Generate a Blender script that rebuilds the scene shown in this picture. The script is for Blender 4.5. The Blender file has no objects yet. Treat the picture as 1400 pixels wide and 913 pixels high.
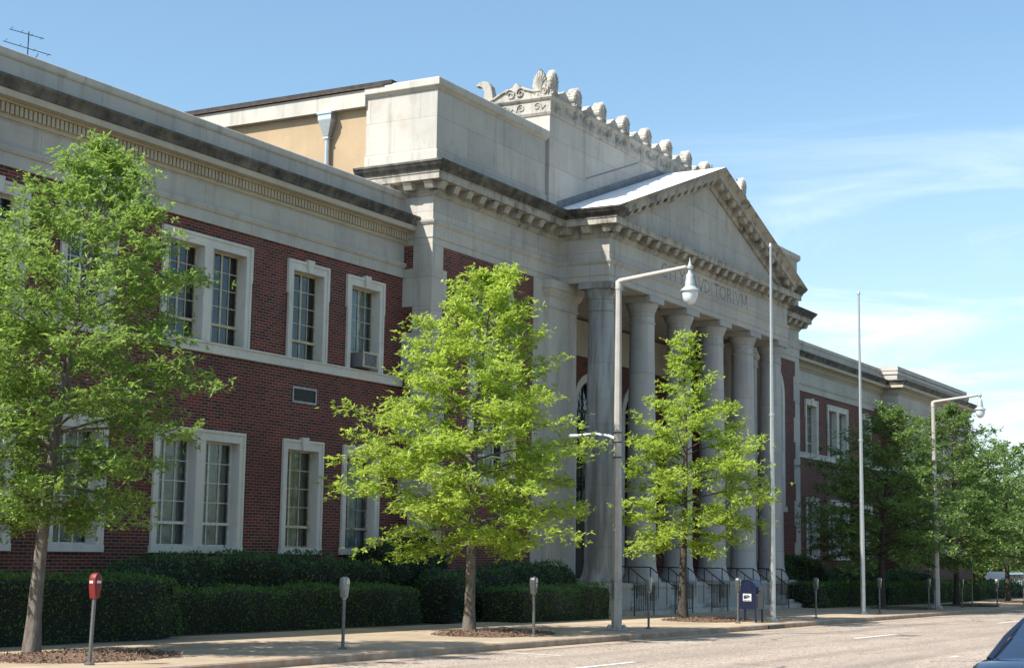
import bpy, math, random
import numpy as np
from mathutils import Matrix, Vector
random.seed(7)
PI = math.pi
scene = bpy.context.scene
COL = scene.collection

# ------------------------------------------------------------------ camera
cam_d = bpy.data.cameras.new('camera'); cam = bpy.data.objects.new('camera', cam_d)
COL.objects.link(cam); scene.camera = cam
cam_d.sensor_width = 36; cam_d.lens = 2186.83/1400*36
cam_d.clip_start = .1; cam_d.clip_end = 6000
yaw, pitch, roll = 1.05492, .135592, .0155537
fw = Vector((math.sin(yaw)*math.cos(pitch), math.cos(yaw)*math.cos(pitch), math.sin(pitch)))
rt = Vector((math.cos(yaw), -math.sin(yaw), 0)); up = rt.cross(fw)
r2 = math.cos(roll)*rt+math.sin(roll)*up; u2 = -math.sin(roll)*rt+math.cos(roll)*up
M = Matrix.Identity(4)
for i in range(3):
    M[i][0] = r2[i]; M[i][1] = u2[i]; M[i][2] = -fw[i]
M[2][3] = 1.875
cam.matrix_world = M

# ------------------------------------------------------------------ world and sun
SUN = Vector((-1.95, 1.0, 2.5)).normalized()
elev = math.asin(SUN.z); az = math.atan2(SUN.x, SUN.y)
w = bpy.data.worlds.new('World'); scene.world = w; w.use_nodes = True
nt = w.node_tree; N = nt.nodes; L = nt.links
bg = N['Background']; bg.inputs['Strength'].default_value = .114
sky = N.new('ShaderNodeTexSky'); sky.sky_type = 'NISHITA'; sky.sun_disc = False
sky.sun_elevation = elev; sky.sun_rotation = az
sky.air_density = 1.0; sky.dust_density = 1.6; sky.ozone_density = .5
tc = N.new('ShaderNodeTexCoord')
mp = N.new('ShaderNodeMapping'); mp.inputs['Scale'].default_value = (2.2, 2.2, 15); mp.inputs['Rotation'].default_value = (.12, .1, 0)
L.new(tc.outputs['Generated'], mp.inputs['Vector'])
no = N.new('ShaderNodeTexNoise'); no.inputs['Scale'].default_value = 1.7; no.inputs['Detail'].default_value = 7; no.inputs['Roughness'].default_value = .6; no.inputs['Distortion'].default_value = .8
L.new(mp.outputs[0], no.inputs['Vector'])
cr = N.new('ShaderNodeMapRange'); cr.inputs[1].default_value = .46; cr.inputs[2].default_value = .80; cr.interpolation_type = 'SMOOTHSTEP'
L.new(no.outputs['Fac'], cr.inputs[0])
# the cloud bank lies low in the east
dp = N.new('ShaderNodeVectorMath'); dp.operation = 'DOT_PRODUCT'; dp.inputs[1].default_value = (.95, .12, -1.0)
L.new(tc.outputs['Generated'], dp.inputs[0])
bank = N.new('ShaderNodeMapRange'); bank.inputs[1].default_value = .58; bank.inputs[2].default_value = .84; bank.interpolation_type = 'SMOOTHSTEP'
L.new(dp.outputs['Value'], bank.inputs[0])
mu = N.new('ShaderNodeMath'); mu.operation = 'MULTIPLY'; L.new(cr.outputs[0], mu.inputs[0]); L.new(bank.outputs[0], mu.inputs[1])
ad = N.new('ShaderNodeMath'); ad.operation = 'MULTIPLY_ADD'; ad.inputs[1].default_value = .17; L.new(bank.outputs[0], ad.inputs[0]); L.new(mu.outputs[0], ad.inputs[2]); ad.use_clamp = True
mx = N.new('ShaderNodeMix'); mx.data_type = 'RGBA'
wb = N.new('ShaderNodeMix'); wb.data_type = 'RGBA'; wb.blend_type = 'MULTIPLY'; wb.inputs['Factor'].default_value = 1; L.new(sky.outputs[0], wb.inputs['A']); wb.inputs['B'].default_value = (.87, 1.03, 1.05, 1)
L.new(ad.outputs[0], mx.inputs['Factor']); L.new(wb.outputs['Result'], mx.inputs['A']); mx.inputs['B'].default_value = (5.6, 6.3, 6.9, 1)
L.new(mx.outputs['Result'], bg.inputs['Color'])

sun_d = bpy.data.lights.new('sun', 'SUN'); sun = bpy.data.objects.new('sun', sun_d); COL.objects.link(sun)
sun_d.energy = 5.0; sun_d.angle = math.radians(.53); sun_d.color = (1, .95, .86)
sun.rotation_euler = SUN.to_track_quat('Z', 'Y').to_euler(); sun.location = (0, 0, 60)
vs = scene.view_settings; vs.view_transform = 'Standard'; vs.look = 'None'; vs.exposure = .84; vs.gamma = 1; vs.use_curve_mapping = False

# ------------------------------------------------------------------ materials
def newmat(name):
    m = bpy.data.materials.new(name); m.use_nodes = True
    nt = m.node_tree; return m, nt.nodes, nt.links, nt.nodes['Principled BSDF']
def mixc(N, L, fac, a, b, mode='MIX'):
    n = N.new('ShaderNodeMix'); n.data_type = 'RGBA'; n.blend_type = mode
    for s, v in (('Factor', fac), ('A', a), ('B', b)):
        if isinstance(v, (int, float)): n.inputs[s].default_value = v
        elif isinstance(v, tuple): n.inputs[s].default_value = v if len(v) == 4 else v+(1,)
        else: L.new(v, n.inputs[s])
    return n.outputs['Result']
def noise(N, L, vec, scale, detail=4, rough=.55, dist=0):
    n = N.new('ShaderNodeTexNoise'); n.inputs['Scale'].default_value = scale; n.inputs['Detail'].default_value = detail
    n.inputs['Roughness'].default_value = rough; n.inputs['Distortion'].default_value = dist
    if vec is not None: L.new(vec, n.inputs['Vector'])
    return n.outputs['Fac']
def ramp(N, L, v, a, b, lo=0., hi=1.):
    n = N.new('ShaderNodeMapRange'); n.inputs[1].default_value = a; n.inputs[2].default_value = b
    n.inputs[3].default_value = lo; n.inputs[4].default_value = hi; L.new(v, n.inputs[0]); return n.outputs[0]
def mathn(N, L, op, a, b=None):
    n = N.new('ShaderNodeMath'); n.operation = op
    for i, v in enumerate((a, b)):
        if v is None: continue
        if isinstance(v, (int, float)): n.inputs[i].default_value = v
        else: L.new(v, n.inputs[i])
    return n.outputs[0]
def wallvec(N, L):
    """position along the wall and height, whatever way the wall faces"""
    g = N.new('ShaderNodeNewGeometry'); s = N.new('ShaderNodeSeparateXYZ'); L.new(g.outputs['Position'], s.inputs[0])
    n = N.new('ShaderNodeSeparateXYZ'); L.new(g.outputs['True Normal'], n.inputs[0])
    a = mathn(N, L, 'GREATER_THAN', mathn(N, L, 'ABSOLUTE', n.outputs[0]), .6)
    u = N.new('ShaderNodeMix'); L.new(a, u.inputs[0]); L.new(s.outputs[0], u.inputs[2]); L.new(s.outputs[1], u.inputs[3])
    c = N.new('ShaderNodeCombineXYZ'); L.new(u.outputs[0], c.inputs[0]); L.new(s.outputs[2], c.inputs[1])
    return g.outputs['Position'], c.outputs[0], s
def scaled(N, L, vec, sc):
    m = N.new('ShaderNodeMapping'); m.inputs['Scale'].default_value = sc; L.new(vec, m.inputs['Vector']); return m.outputs[0]
def bump(N, L, bsdf, h, strength=.3, dist=.02):
    b = N.new('ShaderNodeBump'); b.inputs['Strength'].default_value = strength; b.inputs['Distance'].default_value = dist
    L.new(h, b.inputs['Height']); L.new(b.outputs[0], bsdf.inputs['Normal'])

def mat_brick():
    m, N, L, B = newmat('red_brick')
    pos, uv, s = wallvec(N, L)
    b = N.new('ShaderNodeTexBrick'); L.new(uv, b.inputs['Vector'])
    b.inputs['Scale'].default_value = 1; b.inputs['Brick Width'].default_value = .262; b.inputs['Row Height'].default_value = .0785
    b.inputs['Mortar Size'].default_value = .0075; b.inputs['Mortar Smooth'].default_value = .2; b.inputs['Bias'].default_value = -.1
    b.inputs['Color1'].default_value = (.16, .024, .016, 1); b.inputs['Color2'].default_value = (.019, .009, .0095, 1); b.inputs['Mortar'].default_value = (.275, .205, .165, 1)
    big = noise(N, L, pos, .45, 3)
    c = mixc(N, L, ramp(N, L, big, .35, .7, .0, .45), b.outputs['Color'], (.06, .018, .015))
    st = noise(N, L, scaled(N, L, pos, (1.2, 1.2, .12)), 1.5, 5, .65)
    c = mixc(N, L, ramp(N, L, st, .56, .8, 0, .35), c, (.16, .11, .09))
    f = noise(N, L, pos, 30, 3)
    c = mixc(N, L, ramp(N, L, f, .3, .7, 0, .5), c, (.2, .06, .045), 'MIX') if False else mixc(N, L, .35, c, mixc(N, L, f, (.4, .4, .4), (1.5, 1.4, 1.4)), 'MULTIPLY')
    L.new(c, B.inputs['Base Color']); B.inputs['Roughness'].default_value = .85
    inv = mathn(N, L, 'SUBTRACT', 1, b.outputs['Fac'])
    bump(N, L, B, inv, .5, .008)
    return m
def mat_stone(name, base, joints=None, grime=.35, black=0., tint=(.34, .25, .16), streak=1., lo=.5):
    m, N, L, B = newmat(name)
    pos, uv, s = wallvec(N, L)
    big = noise(N, L, pos, .55, 5, .6); fine = noise(N, L, pos, 9, 6, .65)
    c = mixc(N, L, ramp(N, L, big, .38, .68), base, tuple(x*y for x, y in zip(base, (.82, .83, .86))))
    c = mixc(N, L, ramp(N, L, noise(N, L, pos, 1.7, 4), .55, .8, 0, .4), c, tint)
    c = mixc(N, L, ramp(N, L, fine, .5, .85, 0, .35), c, tuple(x*.62 for x in base))
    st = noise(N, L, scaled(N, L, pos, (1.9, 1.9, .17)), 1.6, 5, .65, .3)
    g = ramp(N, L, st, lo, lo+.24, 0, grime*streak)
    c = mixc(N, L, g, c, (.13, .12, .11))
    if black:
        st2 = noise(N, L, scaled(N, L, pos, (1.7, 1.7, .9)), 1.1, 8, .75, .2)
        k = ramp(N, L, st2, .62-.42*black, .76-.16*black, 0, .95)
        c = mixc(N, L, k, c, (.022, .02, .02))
    h = fine
    if joints:
        b = N.new('ShaderNodeTexBrick'); L.new(uv, b.inputs['Vector']); b.inputs['Scale'].default_value = 1
        b.inputs['Brick Width'].default_value = joints[0]; b.inputs['Row Height'].default_value = joints[1]
        b.inputs['Mortar Size'].default_value = .009; b.inputs['Mortar Smooth'].default_value = .3
        b.inputs['Color1'].default_value = (1, 1, 1, 1); b.inputs['Color2'].default_value = (.84, .85, .88, 1); b.inputs['Mortar'].default_value = (.6, .57, .54, 1)
        c = mixc(N, L, .9, c, b.outputs['Color'], 'MULTIPLY')
        h = mathn(N, L, 'SUBTRACT', mathn(N, L, 'MULTIPLY', fine, .3), b.outputs['Fac'])
    L.new(c, B.inputs['Base Color']); B.inputs['Roughness'].default_value = .9
    bump(N, L, B, h, .3, .01)
    return m
def mat_plain(name, col, rough=.5, metal=0, var=.25, scale=6, bumpy=0., col2=None, spec=.5):
    m, N, L, B = newmat(name)
    g = N.new('ShaderNodeNewGeometry')
    f = noise(N, L, g.outputs['Position'], scale, 5, .6)
    c2 = col2 or tuple(x*(1-var) for x in col)
    L.new(mixc(N, L, ramp(N, L, f, .35, .7), col, c2), B.inputs['Base Color'])
    L.new(ramp(N, L, f, .3, .7, max(0, rough-.08), min(1, rough+.08)), B.inputs['Roughness'])
    B.inputs['Metallic'].default_value = metal; B.inputs['Specular IOR Level'].default_value = spec
    if bumpy: bump(N, L, B, f, bumpy, .01)
    return m
def mat_leaf(name, c1, c2, trans, scale=1.0, tmix=.36, tk=.5):
    m = bpy.data.materials.new(name); m.use_nodes = True; nt = m.node_tree; N = nt.nodes; L = nt.links
    N.clear(); out = N.new('ShaderNodeOutputMaterial')
    g = N.new('ShaderNodeNewGeometry')
    f = noise(N, L, g.outputs['Position'], 1.1*scale, 2)
    r = g.outputs['Random Per Island']
    fac = mathn(N, L, 'ADD', mathn(N, L, 'MULTIPLY', r, .65), ramp(N, L, f, .3, .7, 0, .35))
    c = mixc(N, L, fac, c1, c2)
    d = N.new('ShaderNodeBsdfPrincipled'); L.new(c, d.inputs['Base Color']); d.inputs['Roughness'].default_value = .45; d.inputs['Specular IOR Level'].default_value = .35
    t = N.new('ShaderNodeBsdfTranslucent'); L.new(mixc(N, L, tk, c, trans), t.inputs['Color'])
    mxs = N.new('ShaderNodeMixShader'); mxs.inputs[0].default_value = tmix
    L.new(d.outputs[0], mxs.inputs[1]); L.new(t.outputs[0], mxs.inputs[2]); L.new(mxs.outputs[0], out.inputs[0])
    return m
def mat_glass(name, tint=(.75, .8, .82), boost=1.15):
    m = bpy.data.materials.new(name); m.use_nodes = True; nt = m.node_tree; N = nt.nodes; L = nt.links
    N.clear(); out = N.new('ShaderNodeOutputMaterial')
    g = N.new('ShaderNodeNewGeometry')
    f = noise(N, L, g.outputs['Position'], 3.2, 2)
    b = N.new('ShaderNodeBump'); b.inputs['Strength'].default_value = .12; b.inputs['Distance'].default_value = .05; L.new(f, b.inputs['Height'])
    t = N.new('ShaderNodeBsdfTransparent'); t.inputs['Color'].default_value = tint+(1,)
    s = N.new('ShaderNodeBsdfGlossy'); s.inputs['Roughness'].default_value = .04; s.inputs['Color'].default_value = (.85, .9, .95, 1); L.new(b.outputs[0], s.inputs['Normal'])
    fr = N.new('ShaderNodeFresnel'); fr.inputs['IOR'].default_value = 1.52
    k = mathn(N, L, 'MULTIPLY', fr.outputs[0], boost)
    x = N.new('ShaderNodeMixShader'); L.new(k, x.inputs[0]); L.new(t.outputs[0], x.inputs[1]); L.new(s.outputs[0], x.inputs[2]); L.new(x.outputs[0], out.inputs[0])
    return m
def mat_road():
    m, N, L, B = newmat('worn_asphalt')
    g = N.new('ShaderNodeNewGeometry'); p = g.outputs['Position']
    v = N.new('ShaderNodeTexVoronoi'); v.inputs['Scale'].default_value = 26; L.new(p, v.inputs['Vector'])
    sp = N.new('ShaderNodeSeparateColor'); L.new(v.outputs['Color'], sp.inputs[0])
    c = mixc(N, L, ramp(N, L, sp.outputs[0], .1, .9), (.18, .14, .11), (.46, .375, .305))
    a = noise(N, L, scaled(N, L, p, (.12, .55, 1)), 1.0, 5, .6)
    c = mixc(N, L, ramp(N, L, a, .42, .7, 0, .55), c, (.17, .14, .125))
    b = noise(N, L, scaled(N, L, p, (.3, .9, 1)), .7, 6, .7)
    c = mixc(N, L, ramp(N, L, b, .5, .8, 0, .5), c, (.42, .34, .27))
    sy = N.new('ShaderNodeSeparateXYZ'); L.new(p, sy.inputs[0])
    tr = mathn(N, L, 'SINE', mathn(N, L, 'MULTIPLY', sy.outputs[1], 3.5))
    tr = mathn(N, L, 'MULTIPLY', ramp(N, L, tr, .1, 1., 0, .5), ramp(N, L, noise(N, L, scaled(N, L, p, (.15, 1, 1)), .8, 4), .35, .65))
    c = mixc(N, L, tr, c, (.13, .105, .09))
    oil = noise(N, L, scaled(N, L, p, (.6, 1.2, 1)), 1.1, 4, .6)
    c = mixc(N, L, ramp(N, L, oil, .66, .76, 0, .6), c, (.07, .06, .055))
    # cracks sealed with dark tar
    vo = N.new('ShaderNodeTexVoronoi'); vo.feature = 'DISTANCE_TO_EDGE'; vo.inputs['Scale'].default_value = .22
    nz = N.new('ShaderNodeTexNoise'); nz.inputs['Scale'].default_value = .9; L.new(p, nz.inputs['Vector'])
    av = N.new('ShaderNodeVectorMath'); av.operation = 'MULTIPLY_ADD'; L.new(nz.outputs['Color'], av.inputs[0]); av.inputs[1].default_value = (1.6, 1.6, 0); L.new(p, av.inputs[2])
    L.new(av.outputs[0], vo.inputs['Vector'])
    cr = ramp(N, L, vo.outputs['Distance'], .004, .012, .75, 0)
    cr = mathn(N, L, 'MULTIPLY', cr, ramp(N, L, noise(N, L, p, .25, 2), .5, .56))
    c = mixc(N, L, cr, c, (.05, .045, .04))
    L.new(c, B.inputs['Base Color']); B.inputs['Roughness'].default_value = .9
    bump(N, L, B, sp.outputs[0], .5, .01)
    return m
def mat_walk(name, base, jx=1.52, jy=1.7):
    m, N, L, B = newmat(name)
    g = N.new('ShaderNodeNewGeometry'); p = g.outputs['Position']
    b = N.new('ShaderNodeTexBrick'); L.new(p, b.inputs['Vector']); b.offset = 0; b.inputs['Scale'].default_value = 1
    b.inputs['Brick Width'].default_value = jx; b.inputs['Row Height'].default_value = jy; b.inputs['Mortar Size'].default_value = .012
    b.inputs['Color1'].default_value = (1, 1, 1, 1); b.inputs['Color2'].default_value = (.82, .84, .86, 1); b.inputs['Mortar'].default_value = (.35, .3, .27, 1)
    a = noise(N, L, p, .6, 6, .65)
    c = mixc(N, L, ramp(N, L, a, .35, .7), base, tuple(x*y for x, y in zip(base, (.66, .6, .55))))
    c = mixc(N, L, ramp(N, L, noise(N, L, p, 3, 5, .7), .55, .8, 0, .5), c, (.16, .12, .09))
    c = mixc(N, L, ramp(N, L, noise(N, L, p, 45, 3), .3, .7, 0, .25), c, tuple(x*.6 for x in base))
    c = mixc(N, L, 1., c, b.outputs['Color'], 'MULTIPLY')
    L.new(c, B.inputs['Base Color']); B.inputs['Roughness'].default_value = .92
    return m
def mat_paint(name, col, flake=.0):
    m, N, L, B = newmat(name); B.inputs['Base Color'].default_value = col+(1,)
    B.inputs['Roughness'].default_value = .35; B.inputs['Coat Weight'].default_value = 1; B.inputs['Coat Roughness'].default_value = .04; B.inputs['Metallic'].default_value = flake
    return m
def mat_bark():
    m, N, L, B = newmat('bark'); g = N.new('ShaderNodeNewGeometry'); p = g.outputs['Position']
    a = noise(N, L, scaled(N, L, p, (1, 1, .3)), 14, 5, .7)
    L.new(mixc(N, L, ramp(N, L, a, .35, .65), (.075, .062, .052), (.18, .155, .13)), B.inputs['Base Color']); B.inputs['Roughness'].default_value = .95
    bump(N, L, B, a, .8, .03); return m

LIME = (.49, .457, .408)
MT = {}
MT['brick'] = mat_brick()
MT['stone'] = mat_stone('limestone', LIME, None, .45)
MT['block'] = mat_stone('limestone_blocks', LIME, (1.9, 1.02), .48, .0, lo=.53)
MT['trim'] = mat_stone('limestone_trim', (.62, .585, .535), None, .18)
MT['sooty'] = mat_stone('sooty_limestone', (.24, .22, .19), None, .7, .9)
MT['sooty_shade'] = mat_stone('weathered_shaded_limestone', (.42, .385, .335), None, .7, .3, (.36, .25, .14))  # soot and weathering, toned darker to stand in for shade around the modillions
MT['crest'] = mat_stone('weathered_crest_limestone', (.40, .375, .335), None, .8, .22)
MT['dentil'] = mat_stone('dentil_limestone', (.46, .40, .32), None, .25)
MT['column'] = mat_stone('column_limestone', (.45, .43, .405), (60, 2.1), .32)
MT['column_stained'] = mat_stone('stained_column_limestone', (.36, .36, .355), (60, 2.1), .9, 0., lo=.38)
MT['stucco'] = mat_stone('tan_stucco', (.40, .295, .185), None, .12, tint=(.42, .29, .15))
MT['roof'] = mat_plain('dark_roofing', (.03, .027, .028), .8, 0, .4, 3)
MT['rust_edge'] = mat_plain('rusty_flashing', (.07, .034, .024), .8, 0, .5, 6)
MT['white_roof'] = mat_plain('white_roof_membrane', (.82, .82, .82), .55, 0, .16, 1.1)
MT['gutter'] = mat_plain('galvanised_sheet', (.50, .53, .56), .4, .75, .25, 6)
MT['flash'] = mat_plain('lead_flashing', (.17, .18, .20), .6, .2, .3, 3)
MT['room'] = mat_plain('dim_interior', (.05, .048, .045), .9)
MT['glass'] = mat_glass('window_glass')
MT['sash'] = mat_plain('white_steel_sash', (.62, .61, .58), .6, 0, .3, 9)
MT['sash_cream'] = mat_plain('cream_steel_sash', (.52, .47, .36), .6, 0, .4, 9, col2=(.36, .27, .17))
MT['sash_rust'] = mat_plain('rusting_steel_sash', (.42, .38, .33), .7, 0, .5, 7, col2=(.19, .085, .045))
MT['curtain'] = mat_plain('grey_curtain', (.46, .45, .43), .9, 0, .3, 2)
MT['curtain_dark'] = mat_plain('dark_curtain', (.10, .11, .14), .9, 0, .3, 2)
MT['curtain_pale'] = mat_plain('pale_curtain', (.36, .40, .40), .9, 0, .2, 2)
MT['blind'] = mat_plain('pale_green_blind', (.52, .60, .58), .85, 0, .2, 2)
MT['dark_letter'] = mat_plain('groove_shade_letter', (.265, .245, .22), .95, 0, .35, 12)  # shade of engraved grooves put into the stroke colour
MT['door'] = mat_plain('dark_bronze_door', (.05, .042, .036), .45)
MT['iron'] = mat_plain('black_iron', (.015, .015, .016), .45, .3, .3, 12)
MT['pole'] = mat_plain('aged_grey_pole_paint', (.40, .37, .34), .55, .1, .2, 3)
MT['alu'] = mat_plain('brushed_aluminium', (.56, .57, .58), .38, .8, .15, 4)
MT['lampmetal'] = mat_plain('grey_green_cast_metal', (.46, .50, .49), .45, .35, .2, 10)
MT['meter'] = mat_plain('dark_grey_meter_paint', (.10, .105, .11), .4, .4, .3, 14)
MT['meter_light'] = mat_plain('silver_grey_meter_paint', (.26, .27, .275), .38, .5, .2, 14)
MT['post'] = mat_plain('galvanised_post', (.15, .15, .15), .5, .5, .3, 12)
MT['red_hood'] = mat_plain('red_hood', (.16, .010, .009), .55, 0, .2, 9)
MT['white'] = mat_plain('white_paint', (.75, .75, .74), .6, 0, .12, 9)
MT['bluebox'] = mat_plain('dark_blue_enamel', (.007, .012, .038), .3, 0, .2, 5)
MT['navy'] = mat_plain('navy_print', (.01, .02, .08), .5)
MT['hinge'] = mat_plain('dull_steel', (.3, .3, .32), .4, .7)
MT['road'] = mat_road()
MT['walk'] = mat_walk('concrete_walk', (.47, .37, .262))
MT['kerb'] = mat_plain('kerb_concrete', (.37, .31, .24), .9, 0, .35, 3, .2, col2=(.28, .17, .10))
MT['lanepaint'] = mat_plain('worn_road_paint', (.72, .71, .67), .8, 0, .25, 14)
MT['soil'] = mat_plain('bed_soil', (.06, .042, .03), .95, 0, .5, 5, .4)
MT['chips'] = mat_plain('mulch_chips', (.20, .125, .085), .95, 0, .6, 22, .3)
MT['bark'] = mat_bark()
MT['bark_dark'] = mat_plain('dark_bark', (.06, .05, .042), .95, 0, .4, 14, .5)
MT['leaf'] = mat_leaf('spring_oak_leaf', (.045, .12, .026), (.31, .43, .11), (.44, .62, .12), 1., .42, .66)
MT['leaf_b'] = mat_leaf('yellow_green_oak_leaf', (.065, .165, .024), (.50, .60, .105), (.64, .80, .12), 1., .46, .70)
MT['leaf_far'] = mat_leaf('deep_green_oak_leaf', (.04, .095, .03), (.22, .33, .09), (.26, .38, .08), 1., .36, .6)
MT['hedge'] = mat_leaf('clipped_hedge_leaf', (.045, .11, .03), (.12, .23, .05), (.10, .2, .04))
MT['shrub'] = mat_leaf('dark_shrub_leaf', (.04, .095, .04), (.10, .19, .065), (.08, .15, .05))
MT['twigs'] = mat_plain('shaded_hedge_twigs', (.012, .014, .009), 1., 0, .4, 9)  # twig core coloured near black, painting in the shade between the leaves
MT['carpaint'] = mat_paint('dark_blue_car_paint', (.018, .027, .06), .5)
MT['carglass'] = mat_glass('tinted_car_glass', (.10, .13, .17), 5.5)
MT['van_glass'] = mat_plain('dark_van_glass', (.012, .014, .016), .15)
MT['rubber'] = mat_plain('black_rubber', (.02, .02, .02), .85)
MT['rim'] = mat_plain('alloy_rim', (.5, .5, .52), .3, .9)
MT['taillight'] = mat_plain('red_lens', (.35, .01, .01), .15)
MT['chrome'] = mat_plain('chrome_trim', (.6, .6, .6), .12, 1.)
MT['whitevan'] = mat_paint('white_van_paint', (.75, .76, .77))
MT['orange'] = mat_plain('orange_plastic', (.75, .22, .03), .5)
MT['grass'] = mat_plain('dry_grass', (.09, .11, .04), .95, 0, .5, 2)
m, N_, L_, B_ = newmat('milky_globe'); B_.inputs['Base Color'].default_value = (.80, .84, .88, 1); B_.inputs['Roughness'].default_value = .12
B_.inputs['Transmission Weight'].default_value = .35; B_.inputs['Subsurface Weight'].default_value = .3; MT['globe'] = m

# ------------------------------------------------------------------ mesh builder
class MB:
    def __init__(s): s.v = []; s.f = []; s.mi = []; s.cur = 0
    def face(s, pts):
        n = len(s.v); s.v += [tuple(p) for p in pts]; s.f.append(tuple(range(n, n+len(pts)))); s.mi.append(s.cur)
    def grid(s, rings, closed=False, caps=False):
        n = len(s.v); k = len(rings[0])
        for r in rings: s.v += [tuple(p) for p in r]
        for i in range(len(rings)-1):
            for j in range(k if closed else k-1):
                a = n+i*k+j; b = n+i*k+(j+1) % k
                s.f.append((a, b, b+k, a+k)); s.mi.append(s.cur)
        if caps:
            s.f.append(tuple(reversed(range(n, n+k)))); s.mi.append(s.cur)
            q = n+(len(rings)-1)*k; s.f.append(tuple(range(q, q+k))); s.mi.append(s.cur)
    def box(s, x0, x1, y0, y1, z0, z1, c=0.):
        if c:
            P = lambda z, d: [(x0+d, y0+d, z), (x1-d, y0+d, z), (x1-d, y1-d, z), (x0+d, y1-d, z)]
            Q = lambda z: [(x0+c, y0, z), (x1-c, y0, z), (x1, y0+c, z), (x1, y1-c, z), (x1-c, y1, z), (x0+c, y1, z), (x0, y1-c, z), (x0, y0+c, z)]
            R = lambda z: [(x0+c, y0+c, z), (x1-c, y0+c, z), (x1-c, y0+c, z), (x1-c, y1-c, z), (x1-c, y1-c, z), (x0+c, y1-c, z), (x0+c, y1-c, z), (x0+c, y0+c, z)]
            s.grid([R(z0), Q(z0+c), Q(z1-c), R(z1)], True, True); return
        P = lambda z: [(x0, y0, z), (x1, y0, z), (x1, y1, z), (x0, y1, z)]
        s.grid([P(z0), P(z1)], True, True)
    def prism(s, poly, a, b, plane='XZ'):
        mk = {'XZ': lambda u, v, t: (u, t, v), 'YZ': lambda u, v, t: (t, u, v), 'XY': lambda u, v, t: (u, v, t)}[plane]
        s.grid([[mk(u, v, a) for u, v in poly], [mk(u, v, b) for u, v in poly]], True, True)
    def lathe(s, c, prof, n=24, caps=True):
        s.grid([[(c[0]+r*math.cos(2*PI*k/n), c[1]+r*math.sin(2*PI*k/n), c[2]+z) for k in range(n)] for r, z in prof], True, caps)
    def tube(s, pts, rad, n=6, caps=True):
        pts = [Vector(p) for p in pts]; rings = []
        rad = rad if isinstance(rad, (list, tuple)) else [rad]*len(pts)
        ref = None
        for i, p in enumerate(pts):
            d = (pts[min(i+1, len(pts)-1)]-pts[max(i-1, 0)]).normalized()
            if ref is None: ref = Vector((0, 0, 1)) if abs(d.z) < .9 else Vector((1, 0, 0))
            u = d.cross(ref)
            if u.length < 1e-4: u = d.cross(Vector((0, 1, 0)))
            u.normalize(); v = u.cross(d).normalized(); ref = v.cross(u) if False else ref
            rings.append([p+rad[i]*(math.cos(2*PI*k/n)*u+math.sin(2*PI*k/n)*v) for k in range(n)])
        s.grid(rings, True, caps)
    def mold(s, path, prof, closed=False, caps=True):
        """profile [(out, z)...] swept along a plan path with mitred corners; out is to the right of travel"""
        n = len(path); rings = []
        for i, p in enumerate(path):
            p = Vector(p)
            def nrm(a, b):
                d = (Vector(b)-Vector(a)).normalized(); return Vector((d.y, -d.x))
            if closed or 0 < i < n-1:
                n1 = nrm(path[i-1], p); n2 = nrm(p, path[(i+1) % n]); m = (n1+n2)/(1+n1.dot(n2))
            elif i == 0: m = nrm(p, path[1])
            else: m = nrm(path[-2], p)
            rings.append([(p.x+m.x*o, p.y+m.y*o, z) for o, z in prof])
        if closed: rings.append(rings[0])
        s.grid(rings, True, caps and not closed)
    def sheet(s, y, x0, x1, z0, z1, holes):
        """front sheet of a wall facing -Y with rectangular holes (x0,x1,z0,z1)"""
        xs = sorted({x0, x1, *[v for h in holes for v in h[:2]]}); zs = sorted({z0, z1, *[v for h in holes for v in h[2:]]})
        for a, b in zip(xs, xs[1:]):
            for c, d in zip(zs, zs[1:]):
                if a < x0-1e-6 or b > x1+1e-6 or c < z0-1e-6 or d > z1+1e-6: continue
                mx, mz = (a+b)/2, (c+d)/2
                if any(h[0] < mx < h[1] and h[2] < mz < h[3] for h in holes): continue
                s.face([(a, y, c), (b, y, c), (b, y, d), (a, y, d)])
    def build(s, name, mats, parent=None, smooth=False, kind=None):
        me = bpy.data.meshes.new(name); me.from_pydata(s.v, [], s.f)
        for m in (mats if isinstance(mats, (list, tuple)) else [mats]): me.materials.append(MT[m] if isinstance(m, str) else m)
        if any(s.mi): me.polygons.foreach_set('material_index', s.mi)
        me.validate()
        if smooth:
            me.polygons.foreach_set('use_smooth', [True]*len(me.polygons))
            try: me.set_sharp_from_angle(angle=math.radians(38))
            except Exception: pass
        me.update()
        o = bpy.data.objects.new(name, me); COL.objects.link(o)
        if parent: o.parent = parent
        if kind: o['kind'] = kind
        return o
def tag(o, label, cat, group=None):
    o['label'] = label; o['category'] = cat
    if group: o['group'] = group
    return o
def empty(name, loc, label, cat, group=None, rz=0):
    o = bpy.data.objects.new(name, None); COL.objects.link(o); o.location = loc; o.rotation_euler = (0, 0, rz); o.empty_display_size = .2
    return tag(o, label, cat, group)
def copy_tree(o, loc=None, parent=None):
    c = o.copy(); COL.objects.link(c)
    if parent: c.parent = parent
    if loc: c.location = loc
    for ch in list(o.children): copy_tree(ch, None, c)
    return c
def gz(x): return -.006*(min(max(x, -30), 130)-25.5)

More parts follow.
